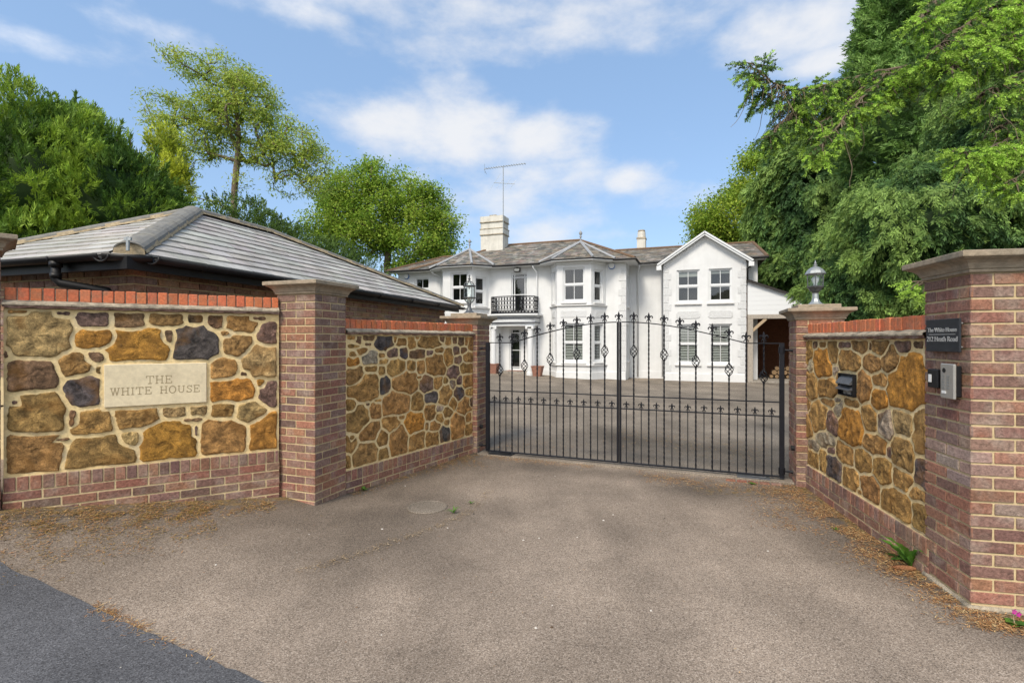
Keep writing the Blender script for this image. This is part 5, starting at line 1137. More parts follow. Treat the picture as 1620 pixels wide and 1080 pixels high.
# ------------------------------------------------------------------ vegetation
def nrm(a): return a/(np.linalg.norm(a, axis=-1, keepdims=True)+1e-9)
def leaves(name, parent, C, A, ln, wd, col, m, B=None):
    n = len(C); A = nrm(A)
    if B is None: B = np.cross(A, RNG.normal(size=(n,3)))
    B = nrm(B-A*(A*B).sum(1, keepdims=True)); ln = np.broadcast_to(ln, (n,))[:,None]; wd = np.broadcast_to(wd, (n,))[:,None]
    V = np.empty((n,4,3)); V[:,0] = C; V[:,1] = C+A*ln*.45+B*wd/2; V[:,2] = C+A*ln; V[:,3] = C+A*ln*.45-B*wd/2
    return make_mesh(name, V.reshape(-1,3), np.arange(4*n).reshape(n,4), m, parent, np.repeat(np.clip(col, .003, 1), 4, 0))
def px(u, v, y): return np.array(((u-CU)/F*y, y, H+(CV-v)*y/F))
def skeleton(trunk, att, r_twig=.012, seg=.5, sag=.0, expo=2.3, bend=.25):
    """branches grown from a trunk polyline to attractor points; returns nodes, parents, radii"""
    nodes = [np.asarray(p, float) for p in trunk]; par = [-1]+list(range(len(trunk)-1)); lvl = [0]*len(trunk)
    base = nodes[0]; att = sorted(att, key=lambda p: np.linalg.norm(p-nodes[len(trunk)//2]))
    cnt = [0]*len(nodes); tips = []
    for p in att:
        NA_ = np.array(nodes); d = np.linalg.norm(NA_-p, axis=1); cost = d+np.maximum(0, NA_[:,2]-p[2]+.25*d)*.7
        j = int(np.argmin(cost)); q = nodes[j]; L = np.linalg.norm(p-q); n = max(1, int(L/seg)); k = j
        off = RNG.normal(size=3)*L*bend*.35; off[2] += L*bend*.3
        for i in range(1, n+1):
            t = i/n; x = q*(1-t)+p*t+off*math.sin(PI*t)+RNG.normal(size=3)*seg*.07*(i < n); x[2] -= sag*L*t*t
            nodes.append(x); par.append(k); k = len(nodes)-1
        tips.append(k)
    w = np.zeros(len(nodes))
    for t in tips: w[t] += 1
    for i in range(len(nodes)-1, 0, -1):
        if par[i] >= 0: w[par[i]] += w[i]
    rad = r_twig*np.maximum(w, 1)**(1/expo)
    return nodes, par, rad, tips
def skel_mesh(mb, nodes, par, rad, n0=6, flare=None):
    kids = {}
    for i, p in enumerate(par):
        if p >= 0: kids.setdefault(p, []).append(i)
    done = set()
    def chain(i):
        pts = [nodes[par[i]]] if par[i] >= 0 else []; rs = [min(rad[par[i]], rad[i]*1.25)] if par[i] >= 0 else []
        while True:
            pts.append(nodes[i]); rs.append(rad[i]); ks = sorted(kids.get(i, []), key=lambda k: -rad[k])
            for k in ks[1:]: stack.append(k)
            if not ks: break
            i = ks[0]
        rs[-1] *= .5; mb.tube(pts, rs, 8 if rs[0] > .08 else (6 if rs[0] > .03 else 4), cap=False)
    stack = [0]
    while stack: chain(stack.pop())
def broadleaf(name, label, trunk_uv, y0, ell, n_att, n_leaf, ln, wd, pal, spread, rtrunk, group, cat='tree', flat=.7, sag=0, r_twig=.012, droop=.2, seg=.5, under=0, expo=2.3, dy=1.0, ragged=True):
    trunk = [px(u, v, y0) for u, v in trunk_uv]; trunk[0][2] = 0
    o = thing(name, tuple(trunk[0]), label, cat, group)
    ell = list(ell)+[(e[0]+e[2]*.95*math.cos(a_), e[1]+e[3]*.95*math.sin(a_), e[2]*.26, e[3]*.24, 1.3) for e in ell if e[2] > 29 and ragged for a_ in RNG.uniform(0, 2*PI, 5)]
    area = np.array([e[2]*e[3]*(e[4] if len(e) > 4 else 1) for e in ell], float); num = np.maximum(2, (n_att*area/area.sum()).astype(int)); att = []
    for e, k in zip(ell, num):
        for _ in range(k):
            d = nrm(RNG.normal(size=3)); r = RNG.uniform(.45, 1)**.6; s_ = y0/F
            c = px(e[0], e[1], y0); dep = (e[5] if len(e) > 5 else 0)
            att.append(c+np.array((d[0]*e[2]*s_*r, d[1]*min(e[2], 60)*s_*r*dy+dep, d[2]*e[3]*s_*r)))
    nodes, par, rad, tips = skeleton(trunk, att, r_twig, seg, sag, expo)
    rad = np.array(rad); rad[:len(trunk)] = np.maximum(rad[:len(trunk)], np.linspace(rtrunk, rtrunk*.45, len(trunk)))
    mb = MB(); skel_mesh(mb, nodes, par, rad); mb.build('trunk', MT['bark'], o, True)
    tp = np.array([nodes[t] for t in tips]); prev = np.array([nodes[par[t]] for t in tips])
    C = np.repeat(tp, n_leaf, 0); P_ = np.repeat(prev, n_leaf, 0); n = len(C)
    t_ = RNG.uniform(-.2, 1.1, (n,1)); Cc = P_*(1-t_)+C*t_ + RNG.normal(size=(n,3))*spread*np.array((1,1,flat))
    A = nrm(RNG.normal(size=(n,3))+np.array((0,0,-droop))+nrm(Cc-P_)*.5)
    pal = np.array(pal); cl = np.repeat(RNG.integers(0, len(pal), len(tp)), n_leaf); col = pal[cl]*RNG.uniform(.75, 1.25, (n,1))*RNG.uniform(.92, 1.08, (n,3))
    B = np.cross(A, np.array((0,0,1.))+RNG.normal(size=(n,3))*.6)
    leaves('crown', o, Cc, A, ln*RNG.uniform(.7, 1.3, n), wd*RNG.uniform(.7, 1.2, n), col, MT['leaf'], B)
    return o
def conifer(name, label, ell, n, tipdir, ln, wd, pal, group, trunk=None, per=8, lump=.16, fan=.5, seedv=0, cut=None, core=True, lumpsc=1.1, layers=0.0, base=None, cat='tree'):
    """evergreen mass: sprays of small blades over and inside lumpy ellipsoids given in metres (cx,cy,cz,rx,ry,rz)"""
    ell = np.array(ell, float); bx = base if base is not None else (ell[0][0], ell[0][1], 0)
    o = thing(name, bx, label, cat, group)
    ar = ell[:,3]*ell[:,5]+ell[:,4]*ell[:,5]; idx = RNG.choice(len(ell), n*3, p=ar/ar.sum()); d = nrm(RNG.normal(size=(n*3,3))); e = ell[idx]
    Pp = e[:,:3]+d*e[:,3:]
    lum = np.array([mnoise.fractal(Vector(p/lumpsc)+Vector((seedv, 0, 0)), 1, 2, 3) for p in Pp])
    dep = RNG.uniform(0, 1, len(Pp))**2*.22
    rf_ = 1+lump*lum-dep; Pp = e[:,:3]+d*e[:,3:]*rf_[:,None]
    keep = Pp[:,2] > .05
    hol = np.array([mnoise.noise(Vector(p/(lumpsc*.42))+Vector((0, seedv, 7))) for p in Pp]); keep &= hol > RNG.uniform(-.55, .05, len(Pp))
    for k, q in enumerate(ell):      # drop points deep inside another ellipsoid
        g_ = (((Pp-q[:3])/(q[3:]*.80))**2).sum(1) < 1; keep &= ~(g_ & (idx != k))
    Pp = Pp[keep][:n]; d = d[keep][:n]; e = e[keep][:n]; lum = lum[keep][:n]
    nr = nrm(d/e[:,3:]); m_ = len(Pp)
    ax = nrm(nr*tipdir[0]+np.array((0,0,tipdir[1]))+RNG.normal(size=(m_,3))*tipdir[2])
    sd = nrm(np.cross(ax, nr+RNG.normal(size=(m_,3))*.4)); fr = nrm(np.cross(sd, ax))
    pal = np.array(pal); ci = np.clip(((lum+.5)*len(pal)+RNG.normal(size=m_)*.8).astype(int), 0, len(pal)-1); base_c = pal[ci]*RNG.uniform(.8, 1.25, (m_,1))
    Cs, As, Ls, Ws, Cl, Bs = [], [], [], [], [], []
    size = RNG.uniform(.6, 1.35, m_)
    for k in range(per):
        if k == 0: t_, an, l_ = .78, 0, .42
        else:
            t_ = .05+.85*((k-1)//2)/max(1, (per-1)//2); an = (1 if k % 2 else -1)*fan*RNG.uniform(.7, 1.3, m_); l_ = .52*(1-t_*.5)
        an = np.broadcast_to(an, (m_,))[:,None]; ln_ = (ln*size)[:,None]
        dr_ = np.array((0,0,tipdir[1]*.5))*t_
        A = ax*np.cos(an)+sd*np.sin(an)+fr*RNG.normal(size=(m_,1))*.15+dr_
        Cs.append(Pp+ax*ln_*t_+dr_*ln_*t_*.5-ax*ln_*.5+RNG.normal(size=(m_,3))*.008); As.append(A); Ls.append(ln*size*l_*RNG.uniform(.7,1.25,m_)); Ws.append(wd*RNG.uniform(.7,1.3,m_)); Bs.append(fr+RNG.normal(size=(m_,3))*.5)
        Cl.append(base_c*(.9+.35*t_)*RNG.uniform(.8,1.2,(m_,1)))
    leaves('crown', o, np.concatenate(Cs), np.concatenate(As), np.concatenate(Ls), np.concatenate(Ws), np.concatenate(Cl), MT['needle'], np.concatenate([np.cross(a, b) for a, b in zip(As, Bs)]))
    if core:      # solid core added against see-through, darker green than the sprays
        cm = MB()
        for q in ell:
            nu, nv = 20, 12; vs = []
            for j in range(nv+1):
                for i in range(nu):
                    th = PI*j/nv; ph = 2*PI*i/nu; dd = np.array((math.sin(th)*math.cos(ph), math.sin(th)*math.sin(ph), math.cos(th)))
                    p_ = q[:3]+dd*q[3:]; l_ = mnoise.fractal(Vector(p_/lumpsc)+Vector((seedv,0,0)), 1, 2, 3); vs.append(q[:3]+dd*q[3:]*(.66+lump*l_))
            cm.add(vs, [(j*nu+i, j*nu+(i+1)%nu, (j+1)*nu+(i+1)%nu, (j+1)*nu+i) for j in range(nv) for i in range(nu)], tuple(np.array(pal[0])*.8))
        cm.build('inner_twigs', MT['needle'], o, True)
    if trunk is not None:
        tm = MB(); tm.tube([np.array(trunk[0]), np.array(trunk[1])], [trunk[2], trunk[2]*.4], 10); tm.build('trunk', MT['bark'], o, True)
    return o
def E3(u, v, ru, rv, y, ry=None):
    c = px(u, v, y); s_ = y/F; return (*c, ru*s_, (ry if ry is not None else ru*s_), rv*s_)
G_TR = 'trees behind the walls'
# left leylandii with feathery golden tips
LEY = [(.04,.09,.015),(.065,.13,.019),(.10,.18,.024),(.15,.25,.03),(.23,.34,.035)]
conifer('conifer', 'dense bushy evergreen with yellow-green tips, tallest at the left edge above the garage roof', [E3(30,310,180,155,12), E3(190,335,95,100,12), E3(-120,300,160,165,12), E3(100,245,90,62,12), E3(20,440,220,120,12)], 24000, (.75,.6,.4), .24, .024, LEY, G_TR, per=13, lump=.30, seedv=3, trunk=((px(30,300,12)[0],12,0),(px(30,300,12)[0],12,4),.2))
# feathery leaders on top of it
P_ = []; 
for (u, v, l_) in ((20,128,24),(45,132,20),(70,150,28),(110,165,34),(118,150,26),(150,165,24),(185,195,22),(205,215,26),(238,235,24),(15,120,16),(255,260,20),(92,150,24)): P_.append((u, v, l_))
o_ = thing('conifer_leaders', tuple(px(110,200,12)), 'wispy upright shoots rising from the top of the left evergreen', 'shoots'); mb = MB(); Cs=[];As=[];
for (u, v, l_) in P_:
    b_ = px(u, v+l_*1.3, 12); t_ = px(u+RNG.uniform(-4,12), v, 12); ax = t_-b_; L_ = np.linalg.norm(ax); 
    mb.tube([b_, (b_+t_)/2+np.array((.02,0,.0)), t_], [.012,.008,.003], 4)
    for i in range(70):
        f_ = RNG.uniform(.0,1)**1.4; Cs.append(b_+ax*f_); a_ = nrm(ax/L_*1.5+RNG.normal(size=3)*.6); As.append(a_)
mb.build('stem', MT['bark'], o_); Cs = np.array(Cs); leaves('crown', o_, Cs, np.array(As), .15, .035, np.array(LEY)[RNG.integers(1,4,len(Cs))], MT['needle'])
# golden conifer peeping out behind it
conifer('golden_conifer', 'small golden yellow evergreen between the left evergreen and the tall tree', [E3(262,232,26,26,15), E3(285,262,22,22,15), E3(262,290,34,50,15), E3(255,380,30,110,15)], 1500, (.7,.5,.4), .30, .035, [(.26,.32,.03),(.36,.42,.04),(.46,.50,.05)], G_TR, seedv=9, lump=.2)
# tall locust tree
acell = [(307,103,46,18),(352,110,42,26),(372,145,55,34),(402,155,42,36),(262,168,36,18),(305,168,34,22),(250,188,20,14),(389,192,55,32),(437,208,36,32),(474,228,36,36),(498,262,26,36),(445,250,36,22),(296,205,42,24),(330,215,30,24),(345,180,40,28),(315,238,26,16,.8),(300,285,20,24,.5),(333,318,26,12,.6),(392,285,22,14,.4),(455,292,34,18,.5),(505,292,26,22,.7),(420,240,30,20,.8),(365,245,26,16,.5),(285,240,20,14,.7)]
broadleaf('tall_tree', 'tall spreading tree with airy light green foliage and bare lower trunk above the garage roof', [(369,470),(369,360),(371,300),(375,255),(378,215),(374,170),(366,130)], 22, acell, 640, 46, .17, .050, [(.32,.42,.07),(.40,.49,.09),(.47,.55,.11),(.27,.36,.06)], .21, .15, G_TR, flat=.5, droop=.5, seg=.55, r_twig=.010, sag=.03, expo=2.5, ragged=False)
# bushy trees right of it
md = [(560,300,42,34),(598,282,36,24),(642,312,46,34),(682,330,28,34),(700,372,26,48),(620,352,62,44),(545,345,44,40),(660,392,56,40),(528,300,26,22),(598,256,20,10,.5),(690,405,32,30),(575,375,55,30),(512,350,30,34),(500,392,34,26),(665,300,22,16),(712,350,16,20)]
broadleaf('bushy_tree', 'broad bright green tree between the tall tree and the white house', [(615,500),(612,420),(618,360),(612,310)], 31, md, 640, 110, .16, .10, [(.23,.35,.045),(.30,.43,.055),(.38,.50,.075),(.17,.28,.04)], .34, .25, G_TR, droop=.3)
# dark hedge behind the garage
hs_ = []
for i in range(9):
    f_ = i/8; y = 14+8*f_; u = 372+190*f_; x = (u-CU)/F*y; hs_.append((x, y, 2.6, 1.7, 1.3, 2.95+.12*math.sin(i*2.1)))
conifer('hedge', 'dark green clipped hedge running behind the garage towards the house', hs_, 11000, (.8,.25,.5), .22, .035, [(.045,.085,.016),(.065,.115,.02),(.09,.15,.028)], None, seedv=20, lump=.12, lumpsc=.8, cat='hedge')
# trees right of and behind the house
rt = [(1150,345,48,38),(1195,290,34,44),(1212,250,20,16),(1118,350,28,26),(1180,400,46,34),(1222,330,32,46),(1235,410,40,50),(1165,310,28,20),(1205,440,30,30),(1140,380,40,26)]
broadleaf('bushy_tree', 'yellow-green leafy tree rising behind the gabled end of the house', [(1190,560),(1188,460),(1185,400),(1190,340)], 30, rt, 600, 120, .16, .10, [(.27,.38,.045),(.36,.47,.06),(.20,.30,.04),(.42,.52,.07)], .34, .25, G_TR, droop=.3)
CY = [(.04,.09,.028),(.065,.135,.037),(.10,.185,.047),(.145,.24,.058),(.21,.32,.075)]
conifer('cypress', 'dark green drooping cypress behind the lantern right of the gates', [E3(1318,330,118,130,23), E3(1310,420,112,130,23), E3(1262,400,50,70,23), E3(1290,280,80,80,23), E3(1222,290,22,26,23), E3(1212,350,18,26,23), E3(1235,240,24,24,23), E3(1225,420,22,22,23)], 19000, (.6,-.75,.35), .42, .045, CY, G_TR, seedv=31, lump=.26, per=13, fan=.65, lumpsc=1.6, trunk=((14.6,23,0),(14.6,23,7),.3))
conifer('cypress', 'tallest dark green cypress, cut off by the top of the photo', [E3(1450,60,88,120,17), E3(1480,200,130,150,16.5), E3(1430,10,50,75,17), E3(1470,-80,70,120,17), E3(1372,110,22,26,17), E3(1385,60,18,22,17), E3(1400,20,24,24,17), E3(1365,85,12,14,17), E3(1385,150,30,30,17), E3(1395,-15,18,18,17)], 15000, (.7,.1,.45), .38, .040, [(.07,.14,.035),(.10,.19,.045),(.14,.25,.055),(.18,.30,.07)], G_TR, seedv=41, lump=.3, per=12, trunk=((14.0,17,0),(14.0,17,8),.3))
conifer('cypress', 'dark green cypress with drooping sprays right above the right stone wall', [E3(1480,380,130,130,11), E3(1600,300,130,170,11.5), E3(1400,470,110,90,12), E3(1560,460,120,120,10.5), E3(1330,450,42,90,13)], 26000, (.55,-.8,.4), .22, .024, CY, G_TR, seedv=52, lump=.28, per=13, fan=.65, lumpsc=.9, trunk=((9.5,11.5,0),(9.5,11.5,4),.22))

# spruce boughs reaching in from the right
sp = thing('spruce', (8.6, 6.6, 0), 'spruce whose bright green tipped boughs hang in from the top right corner', 'tree', G_TR)
tr_ = np.array((8.6, 6.6, 0.)); mb = MB(); mb.tube([tr_, tr_+UP*3, tr_+UP*11], [.24,.2,.08], 12); mb.build('trunk', MT['bark'], sp, True)
shC, shA, shN = [], [], []          # shoots: base, direction, newness
tw = MB(); dead = MB()
def bough(pts, y_, hang, dens, n_dead=0, fresh=.7, r0=.035):
    P3 = [px(u, v, yy) for (u, v), yy in zip(pts, np.linspace(y_[0], y_[1], len(pts)))]
    # smooth resample
    out = []
    for i in range(len(P3)-1):
        for t_ in np.linspace(0, 1, 7)[:-1]: out.append(P3[i]*(1-t_)+P3[i+1]*t_+RNG.normal(size=3)*.008)
    out.append(P3[-1]); n = len(out); tw.tube(out, list(np.linspace(r0, .005, n)), 6)
    L = [np.linalg.norm(out[i+1]-out[i]) for i in range(n-1)]
    for i in range(n-1):
        d = nrm(out[i+1]-out[i])
        for _ in range(max(1, int(L[i]*dens*2.2+RNG.uniform(0,1)))):
            b = out[i]+(out[i+1]-out[i])*RNG.uniform(0,1); side = nrm(np.cross(d, UP))*RNG.choice((-1,1)); 
            hl = hang*RNG.uniform(.35,1.1)*(1-.45*i/n)
            dirv = nrm(d*.55+side*RNG.uniform(.1,.9)+np.array((0,0,RNG.uniform(-1.0,.15)))); p = b.copy(); pts2 = [p.copy()]; dv = dirv.copy(); m_ = max(2, int(hl/.07))
            for k in range(m_):
                dv = nrm(dv+np.array((0,0,-.16))+RNG.normal(size=3)*.09); p = p+dv*.07; pts2.append(p.copy())
                if k > 0 or m_ < 4:
                    for s2 in (-1, 1):
                        if RNG.uniform() < .85:
                            sv = nrm(np.cross(dv, UP+RNG.normal(size=3)*.3)); shC.append(p); shA.append(nrm(dv*.75+sv*s2*.7+np.array((0,0,-.1))+RNG.normal(size=3)*.15)); shN.append(fresh if k > m_*.35 else fresh*.35)
            shC.append(p); shA.append(dv); shN.append(fresh); tw.tube(pts2, list(np.linspace(.009,.003,len(pts2))), 4, cap=False)
    for _ in range(n_dead):
        i = RNG.integers(0, n-1); p = out[i].copy(); dv = nrm(np.array((RNG.normal()*.25, RNG.normal()*.25, -1))); pp_ = [p.copy()]
        for k in range(RNG.integers(5, 11)): dv = nrm(dv+RNG.normal(size=3)*.22+np.array((.0,0,-.05))); p = p+dv*.07; pp_.append(p.copy())
        dead.tube(pp_, list(np.linspace(.006,.002,len(pp_))), 4, cap=False)  # hanging bare twigs
bough([(1700,20),(1560,70),(1480,98),(1400,112),(1330,128),(1260,145),(1222,130),(1190,100)], (6.4,5.6), .55, 26, 60, .55)
bough([(1330,128),(1290,150),(1240,190),(1215,215)], (5.9,5.6), .45, 30, 0, .6, .02)
bough([(1400,115),(1370,135),(1330,170),(1290,200)], (6.0,5.6), .5, 30, 6, .7, .02)
bough([(1440,105),(1400,120),(1370,150),(1340,180),(1300,230)], (5.9,5.3), .45, 30, 10, .85, .02)
bough([(1700,-40),(1620,-10),(1560,15),(1510,50),(1480,75)], (6.0,5.0), .5, 30, 10, .9)
bough([(1700,40),(1640,50),(1590,55),(1540,80),(1500,110)], (5.9,5.0), .5, 28, 30, .8)
bough([(1700,-90),(1600,-60),(1520,-25),(1470,10),(1455,30)], (6.0,5.0), .4, 26, 6, .9)
bough([(1720,90),(1660,100),(1600,120),(1550,150)], (5.9,5.1), .5, 26, 40, .6)
bough([(1720,210),(1660,205),(1600,220),(1550,240),(1525,235)], (5.6,4.9), .5, 28, 4, 1.0)
bough([(1740,150),(1680,160),(1620,180),(1580,200)], (6.0,5.3), .5, 24, 15, .6)
bough([(1740,270),(1680,265),(1640,260),(1600,285)], (5.4,4.9), .4, 26, 0, .9)
bough([(1640,470),(1560,455),(1500,452),(1455,445)], (6.2,5.2), .10, 14, 0, 1.0, .012)
tw.build('twigs', MT['bark'], sp, True); dead.build('dead_twigs', MT['palebark'], sp, True)
shC = np.array(shC); shA = np.array(shA); shN = np.array(shN); n = len(shC); K = 44
f_ = RNG.uniform(0, 1, (n, K)); SL = RNG.uniform(.09, .165, n); an = RNG.uniform(0, 2*PI, (n, K))
s1_ = nrm(np.cross(shA, RNG.normal(size=(n,3)))); s2_ = nrm(np.cross(shA, s1_))
rad_ = s1_[:,None,:]*np.cos(an)[...,None]+s2_[:,None,:]*np.sin(an)[...,None]
C_ = shC[:,None,:]+shA[:,None,:]*(f_*SL[:,None])[...,None]; A_ = rad_*.75+shA[:,None,:]*.65
new = (RNG.uniform(0,1,n) < shN)[:,None,None]; cn = np.array((.38,.58,.09))*RNG.uniform(.7,1.25,(n,1,1)); co = np.array((.10,.18,.05))*RNG.uniform(.7,1.3,(n,1,1))
cc = np.where(new, cn, co)*np.ones((n,K,1))*RNG.uniform(.8,1.2,(n,K,1))
leaves('needles', sp, C_.reshape(-1,3), A_.reshape(-1,3), RNG.uniform(.020,.034,n*K), .0095, cc.reshape(-1,3), MT['needle'])

# ------------------------------------------------------------------ litter, weeds and small things on the ground
def scatter(name, label, spots, n, fn):
    pass
LC, LA, LL_, LW_, LK = [], [], [], [], []
def litter_line(a, b, wd, n, pal, l=(.015,.05), w_=.004, off=0):
    a, b = np.array(a, float), np.array(b, float); d = (b-a)/np.linalg.norm(b-a); nn = np.array((-d[1], d[0]))
    for _ in range(n):
        t_ = RNG.uniform(); r = RNG.normal()*wd+off
        cl_ = mnoise.noise(Vector((a[0]+d[0]*t_*3, t_*9, r*6)))
        if cl_ < RNG.uniform(-.45, .25): continue
        p = a+(b-a)*t_+nn*r; z = gz(*p)+.004+abs(RNG.normal())*.006
        LC.append((p[0], p[1], z)); an_ = RNG.uniform(0, 2*PI); LA.append((math.cos(an_), math.sin(an_), RNG.normal()*.12)); LL_.append(RNG.uniform(*l)); LW_.append(w_*RNG.uniform(.6,1.5)); c = pal[RNG.integers(len(pal))]; LK.append(np.array(c)*RNG.uniform(.7,1.3))
NP = [(.38,.19,.07),(.30,.14,.05),(.44,.26,.11),(.20,.10,.045),(.48,.34,.16)]; MO = [(.20,.13,.03),(.26,.17,.035),(.12,.09,.03),(.30,.18,.06)]
dR = (RW1-RW0)/np.linalg.norm(RW1-RW0); inR = np.array((-1,-.1))
litter_line(RW0+inR*.16, RW1+inR*.16, .12, 9000, NP); litter_line((2.72,3.3),(2.60,2.75), .10, 2500, NP); litter_line((2.6,2.85),(3.1,2.7), .06, 1500, NP)
litter_line(RW0+inR*.35, (2.3,4.2), .14, 1800, NP); litter_line((1.4,5.9),(2.9,5.25), .12, 2600, NP)
litter_line(FW0+np.array((.15,-.18)), FW1+np.array((.1,-.18)), .13, 6500, MO+NP); litter_line(FW0+np.array((.5,-.75)), FW1+np.array((-.1,-.75)), .16, 2600, MO+NP[:2]); litter_line(FW0+np.array((.2,-.45)), FW1+np.array((-.3,-.5)), .12, 5000, MO+NP[:2])
litter_line(LW0+np.array((.08,-.02)), LW1+np.array((.08,-.05)), .05, 1600, NP+MO); litter_line((-1.2,6.3),(-.5,6.7), .2, 1800, MO+NP); litter_line((-.4,6.85),(1.0,6.3), .07, 1200, NP)
for i in range(len(ARC)-1): litter_line(ARC[i], ARC[i+1], .03, 330, [(.3,.2,.1),(.42,.33,.22),(.22,.16,.09)], l=(.008,.025))
q0, q1 = gp(145,960)[:2], gp(225,1003)[:2]; litter_line(q0, q1, .03, 1100, NP, w_=.003); litter_line(gp(225,1003)[:2], gp(345,1052)[:2], .02, 250, NP)
litter_line((1.6,8.5),(3.6,7.2), .55, 3000, NP+MO); litter_line((-.2,7.6),(.9,7.5), .3, 900, NP); litter_line((2.2,12),(6,9), 1.0, 1800, NP)
litter_line((-3,2),(3,5), 1.6, 500, NP+[(.5,.47,.4)], l=(.006,.02))
LC = np.array(LC); lo = leaves('dry_litter', None, LC, np.array(LA), np.array(LL_), np.array(LW_), np.array(LK), MT['litter'], np.cross(np.array(LA), np.array((0,0,1.)))+RNG.normal(size=LC.shape)*.15)
tag(lo, 'dry brown needles and moss drifted along the wall bases', 'leaf litter', kind='stuff')

rr_ = random.Random(5)
for i in range(46):                     # loose chips and gravel on the tarmac
    u, v = rr_.choice(((rr_.uniform(100,1300), rr_.uniform(800,1060)), (rr_.uniform(600,1250), rr_.uniform(740,860)))); P_ = gp(u, v); r_ = rr_.uniform(.003,.008)
    m = MB(); vs = []
    for j in range(3):
        for k in range(6): a = k*PI/3; q = (1,.8,.3)[j]*r_*rr_.uniform(.7,1.2); vs.append(P_+np.array((math.cos(a)*q*1.3, math.sin(a)*q, (0,.5,.9)[j]*r_)))
    m.add(vs, [(j*6+k, j*6+(k+1)%6, j*6+6+(k+1)%6, j*6+6+k) for j in range(2) for k in range(6)]+[tuple(range(12,18))])
    tag(m.build('stone_chip', MT[('pebble','pebble','rubber','log')[i%4]], origin=tuple(P_)), 'tiny loose stone chip lying on the drive', 'stone chip', 'loose stone chips on the drive')
# pine cone
P_ = gp(1430, 902)+UP*.018; m = MB(); ax = nrm(np.array((.9,-.25,.03)))
m.tube([P_-ax*.07, P_-ax*.04, P_, P_+ax*.045, P_+ax*.07], [.004,.014,.018,.016,.006], 10)
s1_ = nrm(np.cross(ax, UP)); s2_ = np.cross(ax, s1_)
for i in range(90):
    t_ = i/89; a = i*2.4; r_ = .018*math.sin(PI*min(1,.12+.82*t_))**.6; c_ = P_+ax*(-.065+.13*t_)+(s1_*math.cos(a)+s2_*math.sin(a))*r_; o_r = (s1_*math.cos(a)+s2_*math.sin(a)); tn = np.cross(ax, o_r)
    m.add([c_-tn*.006-o_r*.004, c_+tn*.006-o_r*.004, c_+tn*.003+o_r*.003-ax*.009, c_-tn*.003+o_r*.003-ax*.009], [(0,1,2,3)])
tag(m.build('fir_cone', MT['cone'], origin=tuple(P_)), 'long brown fir cone lying in the needles beside the right wall', 'cone')
def weed(P, n, ln, wd, up, label, lobed=False, seed=0, stem=0, group='weeds at the edges of the drive'):
    r = random.Random(seed); m = MB(); P = np.array(P); cols = [(.10,.22,.03),(.13,.28,.04),(.08,.18,.03)]
    for i in range(n):
        a = 2*PI*i/n+r.uniform(-.4,.4); out = np.array((math.cos(a), math.sin(a), 0)); L_ = ln*r.uniform(.6,1.15); e_ = up*r.uniform(.6,1.2); sd_ = np.array((-out[1], out[0], 0)); c = rc(r.choice(cols)); pts = []
        K_ = 9
        for k in range(K_):
            t_ = k/(K_-1); c_ = P+UP*(stem*r.uniform(.2,1) if stem and k == 0 else 0)+out*L_*t_*math.cos(e_*(1-.35*t_))+UP*(.004+L_*t_*math.sin(e_*(1-.55*t_)))
            w__ = wd*math.sin(PI*min(1,.08+.9*t_))**.8*(1 if not lobed else (.45 if k % 2 else 1.15)); pts.append((c_-sd_*w__/2+UP*w__*.15, c_, c_+sd_*w__/2+UP*w__*.15))
        vs = [q for t3 in pts for q in t3]; m.add(vs, [(3*k+j, 3*k+j+1, 3*k+4+j, 3*k+3+j) for k in range(K_-1) for j in range(2)], c)
    o = m.build('weed', MT['leaf'], origin=tuple(P)); return tag(o, label, 'weed', group)
weed(gp(1440,896), 10, .27, .06, 1.45, 'tall lobed green weed growing against the right stone wall', True, 1)
weed(gp(1428,885), 5, .15, .045, .35, 'low spreading green weed leaves at the foot of the right stone wall', True, 2)
weed(gp(268,792), 6, .05, .022, .8, 'tiny green weed at the foot of the wall with the name stone', False, 3)
weed(gp(576,776), 9, .08, .016, .9, 'small green weed beside the near left pillar and the splay wall', False, 4)
weed(gp(718,812), 8, .10, .012, 1.1, 'thin green weed in the curved joint of the drive', False, 5)
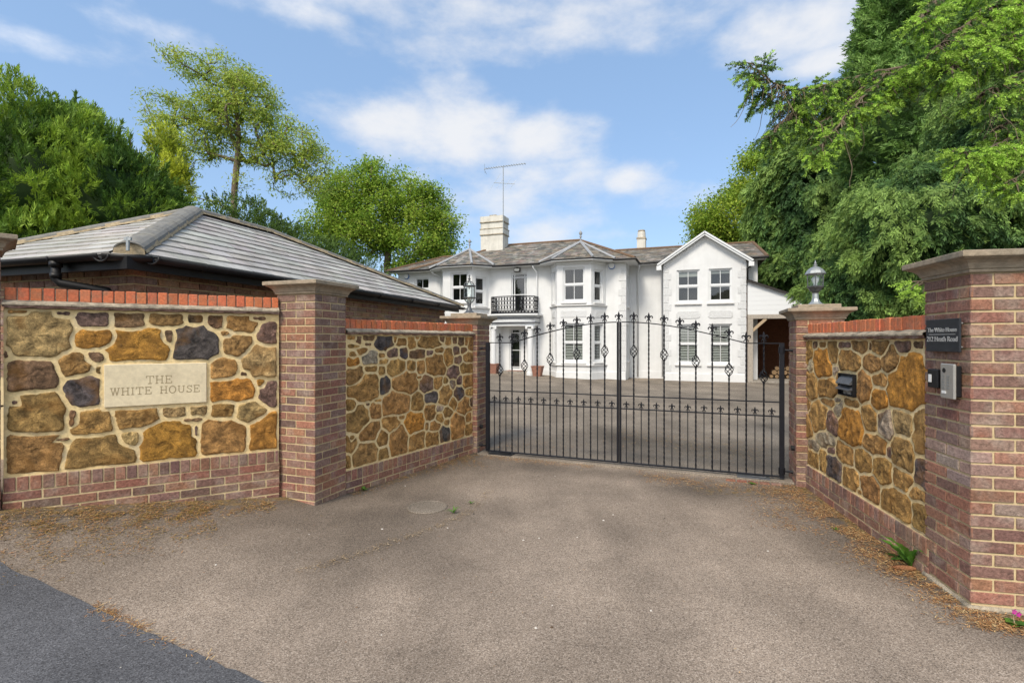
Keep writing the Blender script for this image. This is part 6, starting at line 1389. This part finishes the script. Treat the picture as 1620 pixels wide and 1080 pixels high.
weed(gp(745,797), 6, .05, .012, .9, 'smallest green sprout in the curved joint of the drive', False, 6)
weed(gp(1190,766), 9, .06, .02, .6, 'low green weed in front of the right gate leaf', False, 7)
weed(gp(1322,838), 5, .04, .016, .6, 'green sprig in the needles midway along the right wall', False, 9)
fw = thing('wildflower', tuple(gp(1606,990)), 'pink flowered plant with round green leaves at the foot of the near pillar', 'flower'); P_ = gp(1606, 990)
w1 = weed(P_, 6, .06, .045, .7, 'x', False, 8); w1.name = 'foliage'; 
for k_ in ('label','category','group'): del w1[k_]
w1.parent = fw; w1.location = (0,0,0)
m = MB(); m.tube([P_, P_+np.array((-.01,0,.05)), P_+np.array((-.018,-.01,.085))], .0025, 5); m.build('stem', MT['oakw'], fw)
m = MB()
for cx_ in ((-.018,-.01,.088),(.004,-.012,.074)):
    for k in range(5):
        a = 2*PI*k/5; o2 = np.array((math.cos(a), -.35, math.sin(a))); sd_ = np.array((-math.sin(a), 0, math.cos(a))); c_ = P_+np.array(cx_)
        m.add([c_, c_+o2*.010+sd_*.006, c_+o2*.017, c_+o2*.010-sd_*.006], [(0,1,2,3)], (.60,.03,.38))
m.build('petals', MT['petal'], fw)
# round patched manhole in the drive
P_ = gp(676, 802); m = MB(); m.lathe(P_+UP*.003, [(.19,0),(.185,.006),(.17,.007),(.165,.003),(.06,.003)], 28); tag(m.build('manhole_cover', MT['court'], origin=tuple(P_)), 'round tarmac-filled cover sunk in the drive near the left splay wall', 'manhole cover')
# red paving bricks by the right gate pillar
for i in range(5):
    q = GR-gd*(.02+.115*i)-gn*.17; m = MB(); m.box((*q, 0), GD, GN, UP, -.10, .0, -.035, .035, -.05, .012, rc((.22,.09,.06)), bev=.004)
    tag(m.build('paving_brick', MT['brick'], origin=(*q, 0)), 'red brick laid flat in front of the right gate pillar', 'brick', 'red bricks set flat at the right gate pillar')
for ob in list(bpy.data.objects):
    if ob.parent is None and 'category' in ob and 'kind' not in ob: ob['kind'] = 'thing'
    if '_o' in ob: del ob['_o']
